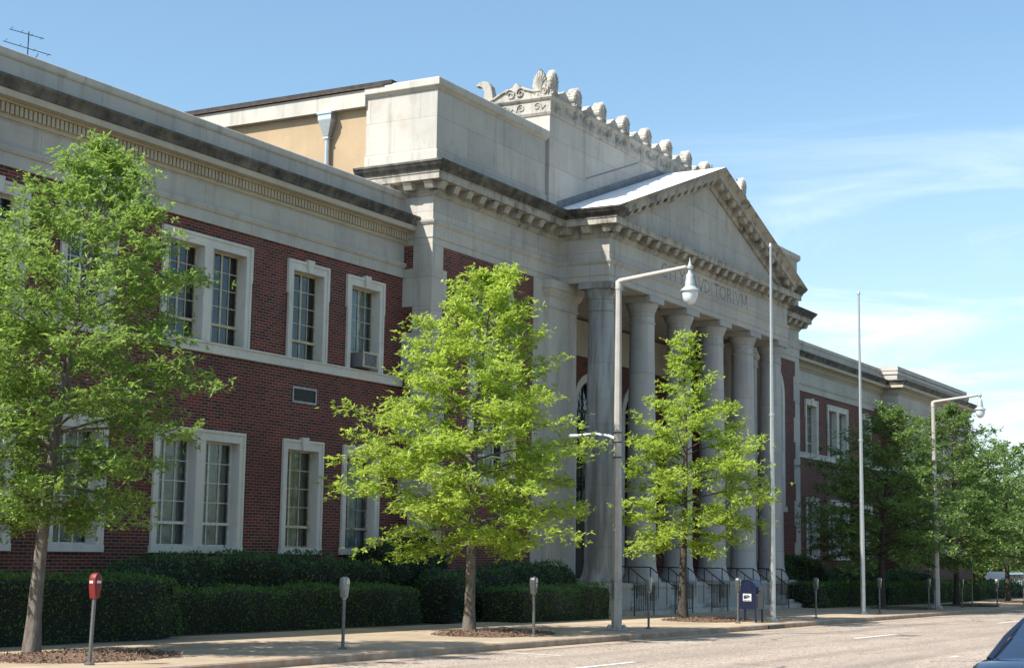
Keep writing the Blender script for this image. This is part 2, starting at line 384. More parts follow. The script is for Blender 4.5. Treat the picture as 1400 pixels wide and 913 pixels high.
# ------------------------------------------------------------------ ground, road, pavements
XS = [-400, -30, 130, 500]
def strip(name, y0, y1, dz, mat, xs=XS, kind='structure'):
    mb = MB(); mb.grid([[(x, y0, gz(x)+dz) for x in xs], [(x, y1, gz(x)+dz) for x in xs]])
    for i, f in enumerate(mb.f): mb.f[i] = tuple(reversed(f))
    return mb.build(name, mat, kind=kind)
g = MB(); R_ = 3000
g.grid([[(x, y, gz(x)-.30) for x in (-R_, -30, 130, R_)] for y in (R_, -R_)]); g.build('ground', 'grass', kind='structure')
strip('road', -.3+1.3, 16.5, -.14, 'road')
strip('gutter_pan', 16.5, 17.02, -.135, 'kerb')
def kerb(name, y0, y1, xs=XS):
    mb = MB()
    for a, b in zip(xs, xs[1:]):
        mb.grid([[(x, y0, gz(x)-.29), (x, y0, gz(x)-.02), (x, y0+.025, gz(x)+.006), (x, y1, gz(x)+.006), (x, y1, gz(x)-.29)] for x in (a, b)])
    return mb.build(name, 'kerb', kind='structure')
kerb('kerb', 17.0, 17.16)
strip('pavement', 17.16, 23.2, .0, 'walk')
o = strip('near_pavement', -8, .85, .0, 'walk'); 
mb = MB()
for a, b in zip(XS, XS[1:]):
    mb.grid([[(x, 1.0, gz(x)-.29), (x, 1.0, gz(x)-.02), (x, .975, gz(x)+.006), (x, .85, gz(x)+.006), (x, .85, gz(x)-.29)] for x in (b, a)])
mb.build('near_kerb', 'kerb', kind='structure')
for nm, a, b in (('planting_bed', -20, 37.6), ('planting_bed', 38.6, 48.1), ('planting_bed', 66.9, 108)):
    mb = MB(); mb.grid([[(a, 23.2, gz(a)-.01), (b, 23.2, gz(b)-.01)], [(a, 27.5, gz(a)-.0), (b, 27.5, gz(b)-.0)]]); mb.f = [tuple(reversed(f)) for f in mb.f]
    mb.build(nm, 'soil', kind='structure')
mb = MB()
for x0, x1, y in ((24.6, 28.2, 13.2), (41.9, 45.7, 13.2), (58.3, 61.9, 13.2), (74.6, 78.2, 13.2), (8, 11.6, 13.2), (91, 94.6, 13.2), (35.0, 35.5, 8.9), (52, 52.6, 8.9), (18, 18.8, 8.9)):
    mb.face([(x0, y-.06, gz(x0)-.134), (x1, y-.06, gz(x1)-.134), (x1, y+.06, gz(x1)-.134), (x0, y+.06, gz(x0)-.134)])
for x in (22.0, 29, 36, 43, 49.8, 56.7, 63.5, 70.5, 77.3):
    mb.face([(x-.06, 15.2, gz(x)-.134), (x+.06, 15.2, gz(x)-.134), (x+.06, 16.48, gz(x)-.134), (x-.06, 16.48, gz(x)-.134)])
mb.build('lane_marking', 'lanepaint', kind='structure')
strip('parking_lot', 23.2, 60, -.05, 'road', [108.5, 130, 260])

# ------------------------------------------------------------------ the auditorium
D = 27.0; YP = 25.95; YQ = 23.95
XL, XR = 40.73, 74.1
QL, QR = 48.97, 66.87
AX = (QL+QR)/2
hall = empty('auditorium_building', (57.4, 27, 0), 'long two storey red brick auditorium with limestone trim, columned portico and pediment', 'building')
BK = 52.0
def part(mb, name, mat, smooth=False):
    o = mb.build(name, mat, hall, smooth); o.matrix_parent_inverse = Matrix.Translation((-57.4, -27, 0)); return o
def sub(mb, name, mat, parent, smooth=False): return mb.build(name, mat, parent, smooth)

# --- windows
def window(x0, x1, z0, z1, y, lights, cols, thick, upper, sash='sash', back=None, key=False, rows=4, hopper=True):
    J, H = .20, .27
    sb = .0 if upper else .17
    st = MB(); yf = y-.055; yb = y+.34
    st.box(x0, x0+J, yf, yb, z0+sb, z1-H); st.box(x1-J, x1, yf, yb, z0+sb, z1-H); st.box(x0, x1, yf, yb, z1-H, z1)
    # raised outer fillet
    st.box(x0-.012, x0+.055, yf-.028, yf+.03, z0+sb, z1-.055); st.box(x1-.055, x1+.012, yf-.028, yf+.03, z0+sb, z1-.055); st.box(x0-.012, x1+.012, yf-.03, yf+.03, z1-.06, z1+.012)
    if upper:
        for xa, xb in ((x0-.05, x0+.0), (x1-.0, x1+.05)): st.box(xa, xb, yf-.024, y+.03, z1-.95, z1+.008)
    if not upper: st.box(x0-.03, x1+.03, y-.09, yb, z0, z0+sb)
    if key:
        c = (x0+x1)/2
        st.prism([(c-.1, z1-H-.012), (c+.1, z1-H-.012), (c+.15, z1+.085), (c-.15, z1+.085)], y-.13, y+.05)
    for a, b in zip(lights, lights[1:]): st.box(a[1], b[0], yf, yb, z0+sb, z1-H-.002)
    w_ = part(st, 'window', 'trim')
    fr = MB(); gl = MB(); cu = MB(); ys = y+.25
    zb, zt = z0+sb, z1-H
    for n, (a, b) in enumerate(lights):
        t = .045
        fr.box(a, a+t, ys-.03, ys+.04, zb, zt); fr.box(b-t, b, ys-.03, ys+.04, zb, zt); fr.box(a+t, b-t, ys-.03, ys+.04, zt-t, zt); fr.box(a+t, b-t, ys-.03, ys+.04, zb, zb+t)
        zm = zb+(zt-zb)*.215
        if hopper: fr.box(a-.0, b+.0, ys-.065, ys+.03, zm-.035, zm+.035)
        for k in range(1, cols):
            x = a+t+(b-a-2*t)*k/cols; r = .032 if k == thick else .012
            fr.box(x-r, x+r, ys-.022, ys+.022, zm+.035, zt-t); r = .016; fr.box(x-r, x+r, ys-.02, ys+.02, zb+t, zm-.035)
        for k in range(1, rows):
            z = zm+.035+(zt-t-zm-.035)*k/rows; fr.box(a+t, b-t, ys-.016, ys+.016, z-.011, z+.011)
        gl.face([(a+t, ys+.003, zb+t), (b-t, ys+.003, zb+t), (b-t, ys+.003, zt-t), (a+t, ys+.003, zt-t)])
    if back:
            a, b = lights[0][0], lights[-1][1]; n = 0; zb = z0+sb; zt = z1-H
            xs = np.linspace(a-.15, b+1.0, 60); zc = zb-.05
            r0 = [(x, y+.43+.03*math.sin(i*1.9+n), zc) for i, x in enumerate(xs)]; r1 = [(p[0], p[1], zt+.1) for p in r0]
            if back == 'half': r0 = r0[:15]+r0[22:] if False else r0; 
            cu.grid([r0, r1])
    sub(fr, 'sash', sash, w_); sub(gl, 'pane', 'glass', w_)
    if back: sub(cu, 'curtain', {'half': 'curtain'}.get(back, back), w_)
    return w_
holes_left = []
def win_set(y, items, holes):
    for it in items:
        x0, x1, lo, up = it
        dbl = (x1-x0) > 2.5
        for upper, cfg in ((False, lo), (True, up)):
            if cfg is None: continue
            z0, z1 = (7.12, 9.85) if upper else (1.74, 4.86)
            if dbl:
                c = (x0+x1)/2; lights = [(x0+.2, c-.17), (c+.17, x1-.2)]
            else: lights = [(x0+.2, x1-.2)]
            window(x0, x1, z0, z1, y, lights, key=not dbl, upper=upper, **cfg)
            holes.append((x0+.02, x1-.02, z0+.02, z1-.02))
lo3 = dict(cols=3, thick=1, sash='sash', back='curtain'); lo4 = dict(cols=3, thick=1, sash='sash_cream', back='curtain')
lo2 = dict(cols=3, thick=1, sash='sash_rust', back='blind')
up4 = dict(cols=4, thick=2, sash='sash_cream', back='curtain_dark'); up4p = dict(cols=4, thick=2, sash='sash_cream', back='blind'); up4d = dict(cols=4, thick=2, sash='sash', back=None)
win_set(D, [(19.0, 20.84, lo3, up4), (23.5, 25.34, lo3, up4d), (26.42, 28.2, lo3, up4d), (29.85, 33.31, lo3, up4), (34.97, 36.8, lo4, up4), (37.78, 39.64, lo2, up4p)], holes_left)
holes_right = []
win_set(D, [(77.9, 79.8, lo3, up4p), (81.4, 84.8, lo3, up4p), (87.2, 89.0, lo3, up4p)], holes_right)
YB = 26.0; XB0, XB1 = 91.2, 108.0
holes_blk = []
win_set(YB, [(92.6, 94.4, lo3, up4), (96.0, 97.8, lo3, up4), (99.4, 102.8, lo3, up4), (104.6, 106.4, lo3, up4)], holes_blk)

ZB = -1.0
# --- wing walls
mb = MB(); mb.sheet(D, 6, XL+.4, ZB, 10.3, holes_left); mb.face([(6, BK, ZB), (6, D, ZB), (6, D, 12.5), (6, BK, 12.5)]); part(mb, 'brick_wall', 'brick')
mb = MB(); mb.sheet(D, XR-.4, XB0+.3, ZB, 10.3, holes_right); part(mb, 'brick_wall', 'brick')
mb = MB(); mb.sheet(YB, XB0, XB1, ZB, 10.3, holes_blk); mb.face([(XB0, D+.2, ZB), (XB0, YB, ZB), (XB0, YB, 10.3), (XB0, D+.2, 10.3)]); mb.face([(XB1, YB, ZB), (XB1, BK, ZB), (XB1, BK, 12.5), (XB1, YB, 12.5)]); part(mb, 'brick_wall', 'brick')
# --- sill bands between the storeys
for xa, xb, y in ((6, XL-.0, D), (XR+.0, XB0-.0, D)):
    mb = MB(); mb.mold([(xa, y), (xb, y)], [(-.06, 6.84), (.07, 6.84), (.075, 7.06), (.11, 7.08), (.11, 7.12), (-.1, 7.124)]); part(mb, 'sill_band', 'trim')
mb = MB(); mb.mold([(XB0, D), (XB0, YB), (XB1, YB)], [(-.06, 6.84), (.07, 6.84), (.075, 7.06), (.11, 7.08), (.11, 7.12), (-.1, 7.124)]); part(mb, 'sill_band', 'trim')
# --- wing entablature and parapet
def wing_top(path, ptop, cap=True):
    a = MB(); a.mold(path, [(-.3, 10.2), (.05, 10.2), (.05, 10.5), (.085, 10.52), (.12, 10.6), (.12, 10.66), (.02, 10.68), (.02, 11.28), (-.3, 11.28)])
    part(a, 'frieze', 'block')
    c = MB(); c.mold(path, [(-.3, 11.27), (.07, 11.27), (.09, 11.33), (.10, 11.34), (.10, 11.60), (-.3, 11.6)])
    c.cur = 0
    for (p, q) in zip(path, path[1:]):
        p = Vector(p); q = Vector(q); d = (q-p); ln = d.length; d.normalize(); nn = Vector((d.y, -d.x)); k = int(ln/.137)
        for i in range(k):
            m = p+d*((i+.5)*ln/k)
            if m.x < 20: continue
            a_ = m-d*.045+nn*.09; b_ = m+d*.045+nn*.09; e = nn*.09
            c.grid([[(*a_, z), (*b_, z), (*(b_+e), z), (*(a_+e), z)] for z in (11.36, 11.58)], True, True)
    c.mold(path, [(-.3, 11.59), (.22, 11.59), (.22, 11.63), (.46, 11.645), (.46, 11.80), (-.3, 11.81)])
    part(c, 'dentil_course', 'dentil')
    k = MB(); k.mold(path, [(-.3, 11.80), (.475, 11.80), (.49, 11.82), (.50, 11.87), (.53, 11.94), (.58, 12.0), (.60, 12.02), (.60, 12.08), (-.05, 12.16), (-.3, 12.16)])
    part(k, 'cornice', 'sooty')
    p_ = MB(); p_.mold(path, [(-.4, 12.1), (-.02, 12.1), (-.02, ptop-.2), (-.4, ptop-.2)]); part(p_, 'parapet', 'block')
    q_ = MB(); q_.mold(path, [(-.45, ptop-.205), (.0, ptop-.205), (.03, ptop-.17), (.04, ptop-.13), (.04, ptop-.02), (.02, ptop), (-.45, ptop)]); part(q_, 'coping', 'stone')
wing_top([(6, D), (XL, D)], 12.88)
wing_top([(XR, D), (XB0, D)], 12.80)
wing_top([(XB0, D+.01), (XB0, YB), (XB1, YB), (XB1, BK)], 12.62)
# raised parapet of the end block
mb = MB(); mb.mold([(XB0+.4, BK), (XB0+.4, YB+.15), (XB1-.3, YB+.15), (XB1-.3, BK)], [(-.4, 12.1), (.04, 12.1), (.04, 12.45), (.0, 12.47), (.0, 12.70), (.1, 12.72), (.1, 12.95), (-.4, 12.95)]); part(mb, 'raised_parapet', 'block')
# --- roofs and hidden structure
mb = MB(); mb.box(6.2, XL, D+.3, BK, 12.0, 12.3); mb.box(XR, XB1-.3, D+.3, BK, 12.0, 12.3); mb.box(XB0+.6, XB1-.6, YB+.3, D+.31, 12.0, 12.3); part(mb, 'flat_roof', 'roof')
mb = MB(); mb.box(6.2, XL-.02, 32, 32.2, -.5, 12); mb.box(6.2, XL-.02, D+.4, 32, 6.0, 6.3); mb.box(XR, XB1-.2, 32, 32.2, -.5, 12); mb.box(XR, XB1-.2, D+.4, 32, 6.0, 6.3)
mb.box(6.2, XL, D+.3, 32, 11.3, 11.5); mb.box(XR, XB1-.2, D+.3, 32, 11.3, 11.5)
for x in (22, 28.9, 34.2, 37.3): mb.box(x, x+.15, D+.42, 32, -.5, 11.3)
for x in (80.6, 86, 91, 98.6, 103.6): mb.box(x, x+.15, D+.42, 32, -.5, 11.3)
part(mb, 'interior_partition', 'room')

# --- pavilion walls with arched windows either side of the portico
AR = 1.2
def arched(cx, y, z0, zs, r, wood=True, n=20, wid=.32):
    """stone arch surround with radius r inner, springing at zs"""
    st = MB()
    def pt(rad, k): a = PI-PI*k/n; return (cx+rad*math.cos(a), zs+rad*math.sin(a))
    ro = r+wid
    inner = [(cx-r, z0)]+[pt(r, k) for k in range(n+1)]+[(cx+r, z0)]
    outer = [(cx-ro, z0)]+[pt(ro, k) for k in range(n+1)]+[(cx+ro, z0)]
    yf, yb = y-.07, y+.4
    st.grid([[(x, yb, z) for x, z in inner], [(x, yf, z) for x, z in inner], [(x, yf, z) for x, z in outer], [(x, y+.02, z) for x, z in outer]])
    st.prism([(cx-.14, zs+r-.02), (cx+.14, zs+r-.02), (cx+.2, zs+ro+.02), (cx-.2, zs+ro+.02)], y-.12, y+.05)
    w_ = part(st, 'arched_window' if wood else 'doorway', 'trim')
    fr = MB(); ys = y+.3; gl = MB()
    for i in range(5):
        x = cx-r+2*r*i/4; top = zs+math.sqrt(max(0, r*r-(x-cx)**2)); t = .05 if i in (0, 4) else .03
        fr.box(x-t, x+t, ys-.03, ys+.03, z0, max(top, z0+.1))
    k = z0
    while k < zs+.3: fr.box(cx-r, cx+r, ys-.025, ys+.025, k-.025, k+.025); k += .75
    rim = [pt(r-.04, k) for k in range(n+1)]
    fr.tube([(x, ys, z) for x, z in rim], .05, 4)
    fr.box(cx-r, cx+r, ys-.05, ys+.05, zs-.06, zs+.06)
    gl.face([(x, ys+.005, z) for x, z in [(cx-r, z0), (cx+r, z0)]+[pt(r, k) for k in range(n, -1, -1)]])
    sub(fr, 'sash', 'sash' if wood else 'door', w_); sub(gl, 'pane', 'glass', w_)
    return w_
def arch_sheet(mb, y, x0, x1, z0, z1, arcs):
    """front sheet with arched holes (cx, r, zbottom, zspring)"""
    holes = [(cx-r, cx+r, zb, zs+r+.02) for cx, r, zb, zs in arcs]
    mb.sheet(y, x0, x1, z0, z1, holes)
    n = 20
    for cx, r, zb, zs in arcs:
        for side in (0, 1):
            for k in range(n//2):
                a0, a1 = (PI-PI*k/n, PI-PI*(k+1)/n) if side == 0 else (PI*(k+1)/n, PI*k/n)
                p0 = (cx+r*math.cos(a0), zs+r*math.sin(a0)); p1 = (cx+r*math.cos(a1), zs+r*math.sin(a1))
                mb.face([(p0[0], y, p0[1]), (p1[0], y, p1[1]), (p1[0], y, zs+r+.02), (p0[0], y, zs+r+.02)])
WL, WR = 44.5, 70.35
mb = MB(); arch_sheet(mb, YP, XL+.62, 47.5, ZB, 11.2, [(WL, AR+.1, 4.2, 9.35)])
mb.face([(XL, D+.3, ZB), (XL, YP+.02, ZB), (XL, YP+.02, 11.2), (XL, D+.3, 11.2)]); part(mb, 'brick_wall', 'brick')
mb = MB(); arch_sheet(mb, YP, 67.3, XR-.62, ZB, 11.2, [(WR, AR+.1, 4.2, 9.35)]); part(mb, 'brick_wall', 'brick')
for c in (WL, WR):
    arched(c, YP, 4.2, 9.35, AR, True)
    mb = MB(); mb.box(c-AR-.45, c+AR+.45, YP-.12, YP+.3, 3.95, 4.2); part(mb, 'sill', 'trim')
# quoins: tall stones alternately long and short wrapped round each corner
for cx, s in ((XL, 1), (XR, -1)):
    mb = MB(); z = -.6; i = 0
    while z < 11.2:
        h = min(1.18 if i % 2 == 0 else .80, 11.2-z); ln = .84 if i % 2 == 0 else .62; e = (.012 if i % 2 else .018); ly = 1.07 if i % 2 == 0 else .68
        x0, x1 = sorted((cx-s*e, cx+s*ln)); mb.box(x0, x1, YP-e, min(YP+ly, D+.05), z, z+h-.004); z += h; i += 1
    part(mb, 'quoin', 'block')
# stone panels beside the portico, the antae with their capitals
for xa, xb, pa, pb in ((47.18, 47.99, 47.97, 50.05), (67.8, 67.0, 65.79, 67.87)):
    mb = MB(); x0, x1 = sorted((xa, xb)); mb.box(x0, x1, YP-.03, YP+.4, ZB, 11.2); part(mb, 'stone_pier', 'block')
    mb = MB(); mb.box(pa, pb, YP-.2, YP+.75, ZB, 10.3)
    mb.mold([(pa, YP+.75), (pa, YP-.2), (pb, YP-.2), (pb, YP+.75)], [(-.2, 10.25), (.03, 10.27), (.05, 10.31), (.03, 10.35), (.02, 10.36), (.02, 10.62), (.06, 10.66), (.13, 10.78), (.16, 10.86), (.16, 10.9), (.2, 10.92), (.2, 11.19), (-.2, 11.19)])
    part(mb, 'anta', 'stone')
# recess behind the columns
RY = 29.2; PX0, PX1 = 50.0, 65.84
mb = MB()
arch_sheet(mb, RY, PX0-.4, PX1+.4, .5, 9.75, [(c, 1.30, .9, 7.6) for c in (53.4, AX, 62.4)])
mb.face([(PX1, YP+.7, .5), (PX1, RY, .5), (PX1, RY, 11.2), (PX1, YP+.7, 11.2)][::-1]); mb.face([(PX0, RY, .5), (PX0, YP+.7, .5), (PX0, YP+.7, 11.2), (PX0, RY, 11.2)][::-1])
part(mb, 'brick_wall', 'brick')
for c in (53.4, AX, 62.4):
    dw = arched(c, RY, .9, 7.6, 1.2, False)
    d = MB()
    for s in (-1, 1):
        xa, xb = sorted((c+s*.03, c+s*1.1)); d.box(xa, xb, RY+.24, RY+.3, .92, 3.9, .02)
        for z0, z1 in ((1.1, 1.9), (2.1, 3.7)):
            d.box(xa+.14, xb-.14, RY+.22, RY+.25, z0, z1, .012)
    sub(d, 'door_leaf', 'door', dw)
mb = MB(); mb.box(PX0-.3, PX1+.3, RY-.08, RY+.4, 9.75, 11.2); part(mb, 'stone_frieze', 'stone')
mb = MB(); mb.box(QL+.1, QR-.1, YQ+.1, RY+.3, 11.35, 11.55); part(mb, 'portico_ceiling', 'stone')
mb = MB(); mb.box(XL+.1, XR-.1, 34, 34.2, -.5, 13); mb.box(XL+.2, XR-.2, RY+.42, 34, 11.5, 11.7); mb.box(XL+.05, PX0-.5, YP+2.4, YP+2.6, -.5, 11.3); mb.box(PX1+.5, XR-.05, YP+2.4, YP+2.6, -.5, 11.3); mb.box(PX0-.4, PX1+.4, RY+3, RY+3.1, .5, 11.3); part(mb, 'interior_partition', 'room')

# --- main entablature
path = [(XL, D+1.5), (XL, YP), (QL, YP), (QL, YQ), (QR, YQ), (QR, YP), (XR, YP), (XR, D+1.5)]
mb = MB(); mb.mold(path, [(-1.0, 11.2), (.0, 11.2), (.0, 11.42), (.025, 11.425), (.025, 11.80), (.05, 11.83), (.09, 11.90), (.10, 11.96), (.0, 11.97), (.0, 12.74), (-1.0, 12.74)]); part(mb, 'architrave_and_frieze', 'block')
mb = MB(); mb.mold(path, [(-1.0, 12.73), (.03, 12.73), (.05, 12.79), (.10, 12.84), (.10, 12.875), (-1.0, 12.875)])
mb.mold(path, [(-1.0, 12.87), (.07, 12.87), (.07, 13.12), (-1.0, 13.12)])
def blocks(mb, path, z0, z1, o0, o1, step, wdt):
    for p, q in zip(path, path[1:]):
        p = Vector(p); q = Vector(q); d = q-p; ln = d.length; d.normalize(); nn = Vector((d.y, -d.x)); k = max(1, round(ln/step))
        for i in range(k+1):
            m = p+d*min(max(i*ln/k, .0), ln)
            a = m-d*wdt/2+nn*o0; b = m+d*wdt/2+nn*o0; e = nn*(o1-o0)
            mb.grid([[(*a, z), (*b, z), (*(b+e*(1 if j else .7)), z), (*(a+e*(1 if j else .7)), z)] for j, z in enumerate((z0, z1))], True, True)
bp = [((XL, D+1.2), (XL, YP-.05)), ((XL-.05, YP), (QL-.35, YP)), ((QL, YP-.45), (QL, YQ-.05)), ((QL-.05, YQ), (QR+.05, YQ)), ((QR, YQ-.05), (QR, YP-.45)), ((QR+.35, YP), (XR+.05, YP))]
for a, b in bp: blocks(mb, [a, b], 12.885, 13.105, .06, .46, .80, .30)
part(mb, 'modillion_course', 'sooty_shade')
mb = MB(); mb.mold(path, [(-1.0, 13.11), (.16, 13.11), (.5, 13.125), (.5, 13.31), (.53, 13.33), (.53, 13.36), (-1.0, 13.38)]); part(mb, 'corona', 'sooty_shade')
cyp = [(.0, 13.35), (.535, 13.355), (.55, 13.40), (.58, 13.45), (.65, 13.52), (.70, 13.60), (.72, 13.62), (.72, 13.68), (.1, 13.75), (-.6, 13.75)]
mb = MB(); mb.mold([(XL, D+1.5), (XL, YP), (QL, YP), (QL, YQ), (QL+.06, YQ)], cyp); part(mb, 'cymatium', 'sooty')
mb = MB(); mb.mold([(QR-.06, YQ), (QR, YQ), (QR, YP), (XR, YP), (XR, D+1.5)], cyp); part(mb, 'cymatium', 'sooty')

# --- pediment
TIPL, TIPR = QL-.72, QR+.72; ZE, ZA = 13.62, 17.05
SL = (ZA-ZE)/(AX-TIPL)
mb = MB(); mb.prism([(QL-.1, 13.3), (QR+.1, 13.3), (AX, 13.3+(QR+.1-AX)*SL)], YQ+.02, YQ+.4); part(mb, 'tympanum', 'block')
def rake(mb, prof, x0=QL, x1=QR, ybase=YQ):
    rings = []
    for s_, x in ((-1, x0), (0, AX), (1, x1)):
        ring = []
        for o, h in prof:
            xx = x+s_*max(o, 0); ring.append((xx, ybase-o, ZA-abs(xx-AX)*SL+h))
        rings.append(ring)
    mb.grid(rings, True, True)
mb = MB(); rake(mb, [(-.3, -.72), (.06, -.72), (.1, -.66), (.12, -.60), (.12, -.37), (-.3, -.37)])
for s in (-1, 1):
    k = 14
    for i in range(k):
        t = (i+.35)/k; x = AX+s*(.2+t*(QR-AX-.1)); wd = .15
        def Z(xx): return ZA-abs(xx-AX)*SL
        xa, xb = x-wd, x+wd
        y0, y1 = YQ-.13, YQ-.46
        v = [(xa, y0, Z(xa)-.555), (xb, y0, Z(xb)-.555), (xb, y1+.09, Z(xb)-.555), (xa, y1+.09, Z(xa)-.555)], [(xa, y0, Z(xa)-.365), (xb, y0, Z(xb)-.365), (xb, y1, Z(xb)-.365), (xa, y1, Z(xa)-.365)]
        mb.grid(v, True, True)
part(mb, 'raking_modillions', 'sooty_shade')
mb = MB(); rake(mb, [(-.3, -.375), (.5, -.375), (.5, -.20), (.53, -.17), (.53, -.15), (.6, -.10), (.68, -.03), (.72, .0), (.72, .05), (-.3, .05)]); part(mb, 'raking_cornice', 'sooty_shade')
mb = MB()
rings = []
for y in (YQ-.72, 26.0): rings.append([(x, y, ZA-abs(x-AX)*SL+.055) for x in (TIPL-.02, AX, TIPR+.02)])
mb.grid([rings[0], rings[1]]); mb.grid([[(p[0], p[1], p[2]-.03) for p in rings[0]], rings[0]]); mb.f = [tuple(reversed(f)) for f in mb.f]; part(mb, 'gable_roof', 'white_roof')
mb = MB(); mb.tube([(AX, YQ-.1, ZA+.05), (AX, YQ-.1, ZA+.2)], .05, 6); part(mb, 'ridge_vent', 'flash')

# --- inscription, letters as thin raised strokes, their darker tone standing in for groove shade
LET = {'C': [('arc', .42, .5, .42, .5, 50, 310)], 'I': [((.15, 0), (.15, 1))], 'T': [((.38, 0), (.38, 1)), ((0, 1), (.76, 1))], 'Y': [((.38, 0), (.38, .5)), ((.38, .5), (0, 1)), ((.38, .5), (.76, 1))],
       'A': [((0, 0), (.42, 1)), ((.84, 0), (.42, 1)), ((.2, .36), (.64, .36))], 'V': [((0, 1), (.4, 0)), ((.8, 1), (.4, 0))], 'D': [((.08, 0), (.08, 1)), ('arc', .08, .5, .68, .5, -90, 90)],
       'O': [('arc', .46, .5, .46, .5, 0, 360)], 'R': [((.08, 0), (.08, 1)), ('arc', .2, .76, .4, .24, -90, 90), ((.08, 1), (.2, 1)), ((.08, .52), (.2, .52)), ((.28, .52), (.68, 0))], 'M': [((.05, 0), (.12, 1)), ((.12, 1), (.5, .1)), ((.5, .1), (.88, 1)), ((.88, 1), (.95, 0))]}
ADV = {'C': .95, 'I': .48, 'T': .92, 'Y': .92, 'A': .98, 'V': .94, 'D': .96, 'O': 1.08, 'R': .9, 'M': 1.15, ' ': .8}
mb = MB(); txt = 'CITY AVDITORIVM'; tot = sum(ADV[c] for c in txt)-.2; H = .47
sx = (62.0-53.4)/tot; x = 53.4; yt = YQ-.001
def stroke(p, q, wd):
    p = Vector(p); q = Vector(q); d = q-p
    if d.length < 1e-5: return
    d.normalize(); n_ = Vector((-d.y, d.x))*wd/2
    pts = [p+n_, q+n_, q-n_, p-n_]
    mb.grid([[(a.x, yt+.02, a.y) for a in pts], [(a.x, yt-.003, a.y) for a in pts]], True, True)
for c in txt:
    mb = MB()
    for s in LET.get(c, []):
        if s[0] == 'arc':
            _, cx, cz, rx, rz, a0, a1 = s; n = 16
            P = [(x+sx*(cx+rx*math.cos(math.radians(a0+(a1-a0)*k/n))), 12.09+H*(cz+rz*math.sin(math.radians(a0+(a1-a0)*k/n)))) for k in range(n+1)]
            for p, q in zip(P, P[1:]): stroke(p, q, .055)
        else:
            p, q = [(x+sx*a, 12.09+H*b) for a, b in s]; stroke(p, q, .055)
            for e, b in ((p, s[0][1]), (q, s[1][1])):
                if b in (0, 1): stroke((e[0]-.065, e[1]), (e[0]+.065, e[1]), .025)
    x += sx*ADV[c]
    if c != ' ': part(mb, 'inscribed_letter', 'dark_letter')

# --- columns
def column_mesh(rb=.535, rt=.455):
    mb = MB(); zb, zt = .9, 10.95
    prof = [(.72, 0), (.72, .06), (.71, .08), (.66, .16), (.60, .3), (.56, .48), (.54, .65)]
    for k in range(1, 13):
        t = k/12; h = .65+t*(8.75-.65); r = rb+(rt-rb)*t+.018*math.sin(PI*t); prof.append((r, h))
    prof += [(rt, 9.30), (rt+.02, 9.31), (rt+.045, 9.35), (rt+.02, 9.39), (rt, 9.40), (rt+.0, 9.72), (rt+.03, 9.74), (rt+.03, 9.78), (rt+.06, 9.84), (rt+.105, 9.94), (rt+.13, 10.03), (rt+.12, 10.085)]
    mb.lathe((0, 0, zb), prof, 40)
    mb.box(-.615, .615, -.615, .615, zb+10.08, zb+10.295, .0)
    return mb
C0, CS, CY = 49.58, 3.344, 24.53
cmesh = None
for i in range(6):
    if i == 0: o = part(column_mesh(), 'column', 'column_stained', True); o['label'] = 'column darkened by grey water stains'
    elif i == 1: o = part(column_mesh(), 'column', 'column', True); cmesh = o
    else:
        o = cmesh.copy(); COL.objects.link(o)
    o.matrix_parent_inverse = Matrix.Translation((-57.4, -27, 0)); o.location = (C0+CS*i, CY, 0)
# --- stylobate, cheek blocks, steps
mb = MB(); mb.box(QL-.15, QR+.3, 24.95, RY+.1, -.7, .9); part(mb, 'portico_floor', 'block')
for i in range(6):
    c = C0+CS*i; mb = MB(); mb.box(c-.60, c+.60, 23.62, 24.97, -.8, .74); mb.box(c-.64, c+.64, 23.58, 24.99, .74, .897); mb.box(c-.66, c+.66, 23.1, 23.64, -.8, -.0); part(mb, 'cheek_block', 'block')
for i in range(5):
    c0, c1 = C0+CS*i+.61, C0+CS*(i+1)-.61; mb = MB()
    for k in range(6): mb.box(c0, c1, 22.95+.33*k, 24.96, -.7, -.22+.165*(k+1)); 
    part(mb, 'steps', 'block')

# --- attic blocks
def attic(x0, x1, mirror):
    y0, y1 = YP+.03, 28.65
    pth = [(x0, BK), (x0, y0), (x1, y0)] if not mirror else [(x0, y0), (x1, y0), (x1, BK)]
    stone_pth = [(x0, y1), (x0, y0), (x1, y0)] if not mirror else [(x0, y0), (x1, y0), (x1, y1)]
    mb = MB(); mb.mold(stone_pth, [(-.5, 13.7), (.05, 13.7), (.05, 14.20), (.02, 14.23), (.0, 14.24), (.0, 16.2), (-.5, 16.2)]); part(mb, 'attic_wall', 'block')
    xs = x0+.12 if not mirror else x1-.12
    mb = MB(); a, b = sorted((xs, xs+(.3 if not mirror else -.3))); mb.box(a, b, y1-.05, BK, 12.2, 15.95); part(mb, 'stucco_wall', 'stucco')
    mb = MB(); mb.mold(stone_pth, [(-.5, 16.15), (.02, 16.15), (.05, 16.19), (.13, 16.25), (.14, 16.27), (.14, 16.47), (.12, 16.5), (-.5, 16.5)])
    e = x0-.10 if not mirror else x1-.38
    mb.box(e, e+.48, y1-.0, BK, 15.90, 16.44); part(mb, 'coping', 'stone')
    mb = MB(); mb.box(x0+.45, x1-.0, y0+.45, BK, 16.2, 16.46)
    e = x0-.17 if not mirror else x1-.3
    mb.box(e, e+.47, 27.6, BK, 16.5, 16.62); part(mb, 'attic_roof', 'roof')
    mb = MB(); mb.box(e-.01, e+.02, 27.9, BK, 16.46, 16.51); part(mb, 'roof_edge_strip', 'rust_edge')
attic(40.88, 48.02, False); attic(66.9, 74.0, True)
